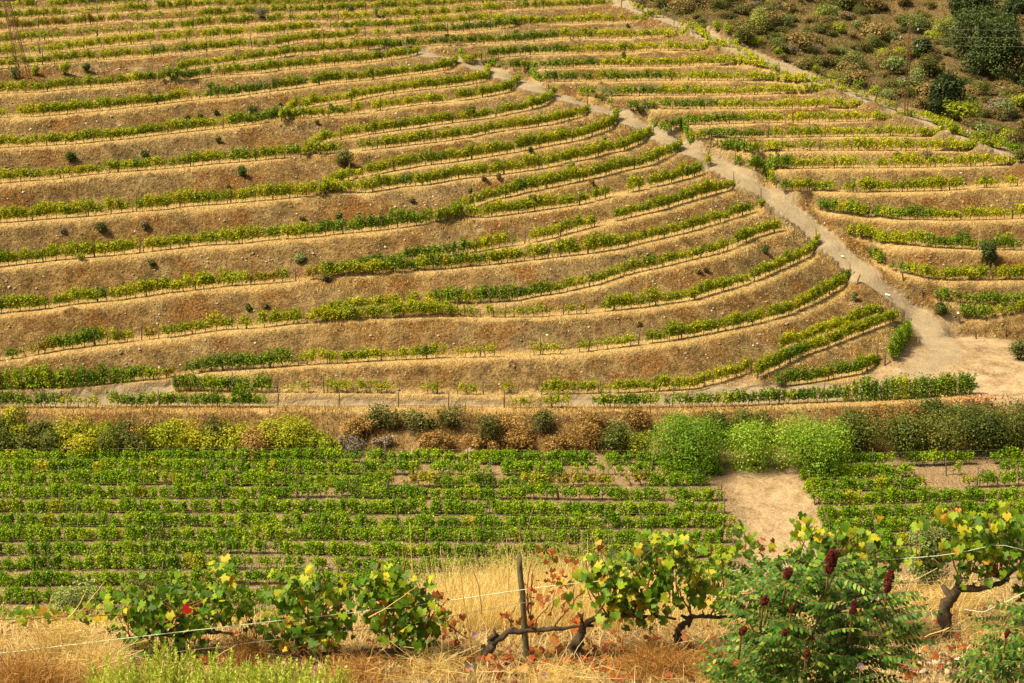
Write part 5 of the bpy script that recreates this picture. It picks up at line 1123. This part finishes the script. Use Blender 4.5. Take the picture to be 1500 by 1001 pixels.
# sumac
def compound_leaf(seed, pairs=8, L=.34):
    rng = np.random.default_rng(seed); V, Fq = [], []
    def pinna(p, d, l, up):
        d = np.array(d) / np.linalg.norm(d); s = np.cross(d, up); s /= np.linalg.norm(s); w = l * .25; b = len(V); nrm = np.cross(s, d)
        V.extend([p, p + d * l * .35 + s * w + nrm * .1 * w, p + d * l * .75 + s * w * .75 - nrm * .1 * l, p + d * l - nrm * .25 * l, p + d * l * .75 - s * w * .75 - nrm * .1 * l, p + d * l * .35 - s * w + nrm * .1 * w]); Fq.append([b, b + 1, b + 2, b + 3, b + 4, b + 5])
    for i in range(pairs + 1):
        t = (i + .6) / (pairs + .6); p = np.array([t * L, 0, -.30 * L * t ** 2]); l = .062 * (1 - .35 * abs(t - .5)) * rng.uniform(.9, 1.1)
        if i == pairs: pinna(p, (1, 0, -.7), l, (0, 0, 1.)); continue
        for s in (-1, 1): pinna(p, (.45 + rng.normal(0, .08), s * .85, -.35 + rng.normal(0, .12)), l, (0, 0, 1.))
    t = np.linspace(0, 1, 7); q = MB(); q.tube(np.stack([t * L, 0 * t, -.30 * L * t ** 2 - .002], -1), .0032, CANE, 4)
    return np.array(V), np.array(Fq), q
CLF = [compound_leaf(k, 7 + k % 3, .30 + .03 * (k % 3)) for k in range(5)]
SUL = leafmat("sumac_leaflet", [(0, (.012, .05, .008)), (.45, (.035, .125, .013)), (.8, (.09, .24, .022)), (1, (.24, .36, .04))], .25, 0, .5)
STM = barkmat("sumac_stem", (.10, .05, .02), (.26, .15, .07), 20)
FRU = barkmat("sumac_fruit", (.05, .004, .003), (.20, .02, .010), 60, bs=1.0)
def sumac(stems, blobs, fruits, label, Y, seed):
    rng = np.random.default_rng(seed); base = fgp(stems[0][0][0], stems[0][0][1], Y); base[2] = hfun(base[0], base[1]); r = tag(empty('sumac_shrub', base), label, 'sumac', 'sumac shrubs in front of the vines')
    for L in stems:
        m = MB(); Q = wob([fgp(x, y, Y) for x, y in L], 12, .006, rng) - base; Q[:, 1] += np.linspace(0, rng.normal(0, .25), 12); m.tube(Q, np.linspace(.013, .005, 12), STM, 6); m.build('stem', r)
    m = MB()
    for cx, cy, rx, ry, n in blobs:
        n = int(n * 1.25); a = rng.uniform(0, 2 * pi, n); q = rng.random(n) ** .5; px, py = cx + np.cos(a) * q * rx * .84, cy + np.sin(a) * q * ry
        P = np.array([fgp(px[i], py[i], Y + rng.normal(0, .30)) for i in range(n)]) - base
        az = np.where(rng.random(n) < .75, np.where(np.cos(a) > 0, 0, pi) + rng.normal(0, .8, n), rng.uniform(0, 2 * pi, n)); el = rng.uniform(-.1, .8, n)
        X = np.stack([np.cos(az) * np.cos(el), np.sin(az) * np.cos(el) * .7 - .15, np.sin(el)], -1); X /= np.linalg.norm(X, axis=1)[:, None]
        U = np.array([0, -.35, 1.0]) + rng.normal(0, .25, (n, 3)); Yv = np.cross(U, X); Yv /= np.linalg.norm(Yv, axis=1)[:, None]; Zv = np.cross(X, Yv)
        R3 = np.stack([X, Yv, Zv], -1) * rng.uniform(.6, .98, n)[:, None, None]
        for k in range(5):
            s_ = np.arange(n) % 5 == k; V_, F__, q_ = CLF[k]
            m.scatter(V_, F__, P[s_], R3[s_], SUL)
            for (kk, mi), L_ in q_.P.items(): m.scatter(np.concatenate(q_.V), np.concatenate(L_), P[s_], R3[s_], CANE) if kk == 4 else None
    m.build('foliage', r)
    for x, y, hp, wp in fruits:
        f = MB(); c = fgp(x, y, Y - .62); hh, ww = hp * 17 / F, wp * 17 / F; n = int(60 + hp * 3); t = rng.random(n); a = rng.uniform(0, 6.28, n)
        prof = np.sin(np.clip(t, .03, 1) * pi * .86 + .2) ** .7; P = np.stack([np.cos(a) * ww * .42 * prof + (t - .5) * ww * .35, np.sin(a) * ww * .42 * prof, (t - .5) * hh], -1)
        f.tube([(-.18 * ww, 0, -.5 * hh), (0, 0, 0), (.18 * ww, 0, .45 * hh)], [ww * .16, ww * .36, ww * .1], FRU, 7); f.scatter(ROCK[0] * [1, 1, .8], ROCKF4, P, facing(rng, P * [1, 1, 0], n, .5) * (ww * .14), FRU)
        f.tube([(-.18 * ww, 0, -.5 * hh), (-.2 * ww, .03, -.5 * hh - .12), (-.2 * ww, .12, -.5 * hh - .25)], [.008, .008, .009], STM, 5)
        f.build('fruit_cluster', r, loc=c - base)
    return r
sumac([[(1172, 1040), (1150, 960), (1128, 905), (1120, 850)], [(1172, 1040), (1190, 930), (1212, 860), (1224, 820)], [(1172, 1040), (1120, 960), (1090, 900), (1085, 870)], [(1172, 1040), (1240, 950), (1262, 900), (1300, 860)], [(1172, 1040), (1250, 1000), (1262, 930), (1250, 880)], [(1172, 1040), (1160, 900), (1165, 850)]],
      [(1185, 925, 88, 66, 120), (1120, 880, 48, 50, 42), (1180, 980, 100, 40, 120), (1250, 880, 58, 40, 60), (1215, 850, 40, 26, 34), (1150, 850, 40, 30, 26), (1285, 950, 34, 40, 24), (1090, 985, 36, 22, 24), (1118, 930, 34, 34, 28), (1200, 1015, 130, 24, 80), (1290, 895, 26, 26, 16)],
      [(1217, 823, 34, 17), (1154, 840, 18, 13), (1302, 852, 32, 14), (1250, 893, 25, 11), (1120, 880, 13, 12), (1150, 926, 11, 9), (1182, 957, 15, 8), (1088, 924, 12, 12), (1160, 892, 9, 8)],
      'large dark green sumac with dark red seed heads, widest shrub up close', 15.6, 31)
sumac([[(1492, 1045), (1480, 990), (1475, 940)], [(1492, 1045), (1500, 960), (1510, 910)], [(1492, 1045), (1470, 1010), (1450, 985)]],
      [(1478, 935, 34, 34, 20), (1495, 975, 36, 36, 34), (1460, 965, 30, 18, 10), (1520, 940, 40, 50, 30), (1480, 1010, 50, 24, 24)], [(1475, 928, 13, 8)], 'smaller sumac cut off by the picture edge, with a single red seed head', 15.7, 32)

# feathery yellow-green shrub at the bottom
def sprig(seed):
    rng = np.random.default_rng(seed); L = .34; m = MB(); t = np.linspace(0, 1, 6); m.tube(np.stack([t * L, .03 * t ** 2, 0 * t], -1), .0028, 0, 4, cap=False)
    n = 64; tt = .12 + .88 * rng.random(n) ** .8; a = rng.uniform(0, 2 * pi, n); V, Fq = [], []
    for i in range(n):
        p = np.array([tt[i] * L, .03 * tt[i] ** 2, 0]); d = np.array([.75, np.cos(a[i]) * .7, np.sin(a[i]) * .7]); l = .045 * (1.1 - .5 * tt[i]); s = np.cross(d, [0.3, .5, .8]); s = s / np.linalg.norm(s) * .0052; b = len(V)
        V += [p, p + d * l * .5 + s, p + d * l, p + d * l * .5 - s]; Fq.append([b, b + 1, b + 2, b + 3])
    return np.array(V), np.array(Fq), m
SPR = [sprig(k) for k in range(4)]
FEA = leafmat("feathery_leaf", [(0, (.16, .24, .02)), (.5, (.46, .56, .06)), (1, (.78, .78, .24))], .35, 0, .5)
def feathery(x, y, wpx, hpx, n, label, Y, seed):
    rng = np.random.default_rng(seed); b = fgp(x, y, Y); b[2] = hfun(b[0], b[1]); r = tag(empty('feathery_shrub', b), label, 'shrub', 'feathery shrubs at the bottom'); w = wpx * Y / F; h = hpx * Y / F * 1.05
    m = MB(); st = MB(); a = rng.uniform(0, 2 * pi, n); q = rng.random(n) ** .6; X = np.cos(a) * q * w * .5; Yy = np.sin(a) * q * .45; top = h * (1 - .45 * (X / (w * .5)) ** 2) * rng.uniform(.45, 1.0, n)
    zb = fgp(x, y, Y)[2] - b[2]; P = np.stack([X, Yy, np.maximum(0.02, top - .30) + zb * 0], -1); D = np.stack([X * .6 + rng.normal(0, .22, n), Yy * .4 + rng.normal(0, .2, n), np.full(n, 1.0)], -1); D /= np.linalg.norm(D, axis=1)[:, None]
    U = rng.normal(size=(n, 3)); Yv = np.cross(U, D); Yv /= np.linalg.norm(Yv, axis=1)[:, None]; R3 = np.stack([D, Yv, np.cross(D, Yv)], -1) * rng.uniform(.7, 1.1, n)[:, None, None]
    for k in range(4):
        s_ = np.arange(n) % 4 == k; V_, F__, q_ = SPR[k]; m.scatter(V_, F__, P[s_], R3[s_], FEA)
    for i in range(0, n, 3): st.tube([(P[i][0] * .3, P[i][1] * .3, -.1), P[i], P[i] + D[i] * .3], [.006, .004, .002], M['straw'], 4, cap=False)
    m.build('foliage', r); st.build('stem', r)
for i, (x, y, w, h, n, lab) in enumerate([(232, 1012, 90, 100, 150, 'tallest feathery yellow-green shrub below the scarlet-leaved vine'), (310, 1016, 120, 84, 170, 'feathery yellow-green shrub second from the tallest one, broad and low'), (405, 1014, 120, 66, 150, 'low feathery shrub reaching toward the low middle vine'), (160, 1016, 60, 56, 50, 'small feathery shrub at the far end, beside the brown brush'), (470, 1012, 60, 40, 30, 'thin feathery shrub, the one nearest the view centre')]):
    feathery(x, y, w, h, n, lab, 16.2, 60 + i)
SAGEF = LM['sage']
def fbush(x, y, Y, wpx, hpx, lm, label, leaf=.03, n=2600, seed=0, spiky=.15):
    b = fgp(x, y, Y); b[2] = max(float(hfun(b[0], b[1])), b[2] - .05) if False else hfun(b[0], b[1]); top = fgp(x, y - hpx, Y)[2]; w = wpx * Y / F; h = top - b[2]
    m = MB(); bush_bm(m, w, h, n, leaf, lm, np.random.default_rng(seed), spiky=spiky); return tag(m.build('bush', loc=b), label, 'bush')
fbush(1362, 860, 19.6, 74, 95, SAGEF, 'grey-green fine-leaved bush behind the straw, between sumac and black trunk vine', n=5200, seed=5)
fbush(110, 905, 19.6, 70, 50, SAGEF, 'dull grey-green bush behind the trailing shoot at far end of the vines', n=2600, seed=6)
fbush(200, 880, 19.8, 60, 40, LM['olive'], 'olive bush just behind the scarlet-leaved vine', n=1600, seed=9)

# straw of the near bank
SG = leafmat("golden_straw", [(0, (.50, .32, .10)), (.35, (.80, .58, .22)), (.75, (.92, .76, .40)), (1, (.95, .86, .58))], .42, 0, .6)
SB = leafmat("orange_dry_brush", [(0, (.12, .045, .015)), (.5, (.46, .22, .06)), (1, (.80, .52, .20))], .3, 0, .7)
def pix_ground(x, y, n, sx, sy, rng):
    px = rng.normal(x, sx, n); py = rng.normal(y, sy, n); return on_ground(px, py, 10, 24)
def area(x0, x1, Y0, Y1, n, rng):
    Y = rng.uniform(Y0, Y1, n); X = (rng.uniform(x0, x1, n) - PX) / F * 18.6; return np.stack([X, Y, hfun(X, Y)], -1)
m = MB(); n = 15000; P = area(560, 1080, 18.3, 20.6, n, fr); dX = np.exp(-((P[:, 0] - .45) / 1.2) ** 2)
k = fr.random(n) < .08 + .95 * dX; P = P[k]; n = len(P); h = fr.uniform(.2, .5, n) * (.55 + .42 * np.exp(-((P[:, 0] - .2) / 1.5) ** 2)) * np.where(fr.random(n) < .07, 1.9, 1); lean = fr.normal(0, .15, (n, 2)) + [.05, 0]; h *= fr.uniform(.6, 1.2, n)
blades(m, P, h, lean, fr.uniform(.0022, .0045, n), SG, fr, 4, .1)
k = fr.random(n) < .28; Pt = P[k] + np.stack([lean[k, 0], lean[k, 1], h[k] * .93], -1); Pt = np.repeat(Pt, 4, 0) + fr.normal(0, .02, (k.sum() * 4, 3)) * [1, 1, 1.6]; 
m.scatter(QL * [.4, 1, 1], QLF, Pt, facing(fr, np.tile([0, -1.0, 0], (len(Pt), 1)), len(Pt), .4) * .022, SG)
o = m.build('tall_grass'); tag(o, 'tall golden dead grass with seed heads glowing behind the wooden post', 'dry grass', kind='stuff')
m = MB(); n = 26000; P = area(-80, 1580, 16.3, 20.0, n, fr); pt = fractal(P[:, 0], P[:, 1], 1.1, 81) + fr.normal(0, .1, n); right = np.clip((P[:, 0] - 3.2) / .4, 0, 1); nearp = P[:, 1] < 17.4
k = pt > -.22 + .30 * right * nearp + .1 * right; P = P[k]; n = len(P); h = fr.uniform(.05, .24, n) * (1 + .5 * (P[:, 1] > 18.4)); h *= np.where((P[:, 1] > 18.8) & (np.abs(P[:, 0] - .4) > 1.8), .5, 1); blades(m, P, h, fr.normal(0, .14, (n, 2)), fr.uniform(.0022, .005, n), SG, fr, 3, .5)
n = 9000; P = area(-80, 1580, 16.3, 19.6, n, fr); k = fr.random(n) < np.where(P[:, 0] > 3.1, .35, 1); P = P[k]; n = len(P); blades(m, P + [0, 0, .02], fr.uniform(.02, .10, n), fr.normal(0, .26, (n, 2)), fr.uniform(.002, .004, n), SB, fr, 4, .2)
o = m.build('straw_litter'); tag(o, 'matted short straw covering the near bank', 'dry grass', kind='stuff')
def dry_brush(x, y, Y, wpx, hpx, n, label, mat, seed):
    rng = np.random.default_rng(seed); b = fgp(x, y, Y); b[2] = hfun(b[0], b[1]); w = wpx * Y / F; h = hpx * Y / F; m = MB()
    X = rng.normal(0, w * .16, n); Yy = rng.normal(0, .12, n); a = rng.uniform(0, 2 * pi, n); reach = w * .5 * rng.random(n) ** .6
    lean = np.stack([np.cos(a) * reach, np.sin(a) * reach * .6], -1); blades(m, np.stack([X, Yy, np.zeros(n) - .03], -1), h * rng.uniform(.3, 1.05, n) * np.sqrt(np.clip(1.1 - (reach / (w * .55)) ** 2, .1, 1)), lean, rng.uniform(.002, .004, n), mat, rng, 5, .25)
    for k in range(n // 12):
        p = np.array([rng.normal(0, w * .22), rng.normal(0, .15), rng.uniform(.02, h * .55)]); q = wob([p, p + rng.normal(0, .12, 3) * [1, .6, .6], p + rng.normal(0, .22, 3) * [1, .6, .6]], 6, .008, rng); m.tube(q, .0026, mat, 3, cap=False)
    return tag(m.build('dead_shrub', loc=b), label, 'dead shrub', 'dead brown shrubs along the near bank')
for i, (x, y, Y, w, h, n, mt, lab) in enumerate([(960, 985, 17.1, 130, 62, 2200, SB, 'domed orange-brown dead shrub under the tall green vine'), (40, 1010, 16.6, 170, 96, 2600, SB, 'wide brown dead shrub at the corner under the trailing shoot'), (140, 1000, 17.0, 110, 84, 1700, SG, 'pale straw-coloured dead shrub beside the wide brown one'),
    (92, 960, 17.8, 130, 60, 1600, SG, 'pale dead shrub just beneath the trailing vine shoot'), (360, 985, 17.5, 80, 56, 900, SB, 'grey-brown dead shrub between the two leafy vines'), (520, 1005, 17.0, 120, 50, 1300, SB, 'brown dead shrub beneath the round bushy vine'),
    (640, 1000, 17.2, 110, 44, 1100, SG, 'straw tangle at the foot of the gnarled bare vine'), (820, 1000, 17.0, 120, 40, 1100, SG, 'straw tangle between post and the tall green vine trunk'), (1040, 1000, 17.0, 90, 60, 900, SB, 'brown dead shrub pressed against the big sumac'),
    (1450, 930, 18.0, 130, 40, 1000, SG, 'straw tangle right of the black trunk'), (1330, 915, 18.2, 90, 44, 900, SG, 'straw tangle between the big sumac and black trunk'), (1400, 880, 19.0, 120, 50, 1300, SG, 'upright pale straw clump behind the black trunk')]):
    dry_brush(x, y, Y, w, h, n, lab, mt, 400 + i)
# long dead stalks
m = MB()
for x, y, x2, y2 in [(300, 985, 345, 945), (590, 1000, 560, 950), (604, 880, 600, 765), (692, 960, 672, 820), (745, 870, 742, 790), (655, 870, 645, 800), (705, 900, 690, 830), (100, 905, 128, 860), (110, 905, 150, 855), (540, 905, 610, 860), (880, 975, 960, 1000), (1040, 930, 1000, 985), (480, 1000, 440, 960), (240, 990, 330, 970), (1390, 920, 1330, 950)]:
    p = fgp(x, y, 18.1 if y < 900 else 17.0); q = fgp(x2, y2, 18.1 if y < 900 else 17.0); m.tube(wob([p, (p + q) / 2 + fr.normal(0, .02, 3), q], 8, .003, fr), np.linspace(.006, .002, 8), SG, 4)
o = m.build('dead_stalks'); tag(o, 'long dead pale stalks poking up among straw and vines', 'stalks', kind='stuff')
# fallen leaves, stones, flowers
m = MB(); n = 420; px = np.concatenate([fr.normal(900, 130, 220), fr.uniform(1330, 1500, 90), fr.uniform(250, 1080, 110)]); py = np.concatenate([fr.normal(982, 12, 220), fr.uniform(900, 1000, 90), fr.uniform(940, 1000, 110)]); P = on_ground(px, py, 10, 24) + [0, 0, .03] + fr.random((n, 1)) * [0, 0, .05]
m.scatter(GL, GLF, P, facing(fr, np.tile([0, -.3, 1.0], (n, 1)), n, .5) * fr.uniform(.05, .12, n)[:, None, None] * np.array([1, 1, 2.2]), LR)
o = m.build('fallen_leaves'); tag(o, 'rusty fallen vine leaves lying on the straw', 'fallen leaves', kind='stuff')
m = MB(); n = 900; px = np.concatenate([fr.uniform(1290, 1500, 620), fr.uniform(850, 1080, 280)]); py = np.concatenate([fr.uniform(900, 1010, 620), fr.uniform(975, 1010, 280)]); P = on_ground(px, py, 10, 24)
rocks(m, P, fr.uniform(.006, .028, n), fr, M['stone']); o = m.build('gravel'); tag(o, 'small gravel on the bare soil of the near bank', 'gravel', kind='stuff')
for i, (x, y, s, lab) in enumerate([(1408, 982, .085, 'largest pale rounded stone on the bare soil'), (1352, 985, .06, 'flat pale stone beside the largest one'), (1372, 972, .06, 'long pale stone upslope of the flat one'), (1330, 996, .05, 'small stone at the bottom near the big sumac'), (1440, 995, .055, 'pale chip near the smaller sumac'), (620, 975, .07, 'grey block half buried by the gnarled vine'), (1480, 950, .06, 'white stone under the smaller sumac'), (1385, 995, .05, 'small dark stone in front of the largest pale one'), (1010, 905, .06, 'grey stone by the thin half-leafless vine'), (1430, 935, .04, 'bluish pebble right of the black trunk')]):
    m = MB(); rocks(m, np.zeros((1, 3)), np.array([s]), np.random.default_rng(i), islandmat(f"pale_stone_{i}", [(0, (.36 + .02 * i, .32 + .015 * i, .26)), (1, (.5, .45, .38))])); tag(m.build('stone', loc=fgg(x, y) + [0, 0, s * .2]), lab, 'stone', 'stones on the near bank')
PET = islandmat("violet_petal", [(0, (.42, .28, .55)), (1, (.62, .48, .72))], trans=.3)
for i, (x, y, lab) in enumerate([(1260, 975, 'violet flower on the big sumac shaded side'), (688, 977, 'violet flower near the gnarled vine foot'), (798, 988, 'violet flower just right of the post foot'), (622, 996, 'violet flower at the bottom under the round vine'), (695, 930, 'pale violet flower in front of the tall straw')]):
    Yf = 14.9 if i == 0 else 16.9; g_ = fgp(x, y, Yf); gz = float(hfun(g_[0], g_[1])); r = tag(empty('wild_flower', (g_[0], g_[1], gz)), lab, 'flower', 'violet wild flowers')
    hh = g_[2] - gz; m = MB(); m.tube([(0, 0, -.02), (.01, 0, hh * .5), (0, 0, hh)], .003, LM['sage'], 4); m.build('stem', r); m = MB(); n = 14; a = np.linspace(0, 2 * pi, n, endpoint=False)
    P = np.stack([np.cos(a) * .016, np.full(n, -.004), np.sin(a) * .016 + hh], -1); X = np.stack([-np.sin(a), 0 * a, np.cos(a)], -1); Yv = np.stack([np.cos(a), 0 * a - .25, np.sin(a)], -1); R3 = np.stack([X, Yv, np.cross(X, Yv)], -1) * .03 * np.array([.7, 1, 1]); m.scatter(QL, QLF, P, R3, PET); m.build('petals', r)

for o in bpy.data.objects:
    if o.get('label') and len(o['label'].replace('-', ' ').split()) > 15: 0 and print('LONG', o.name, o['label'])
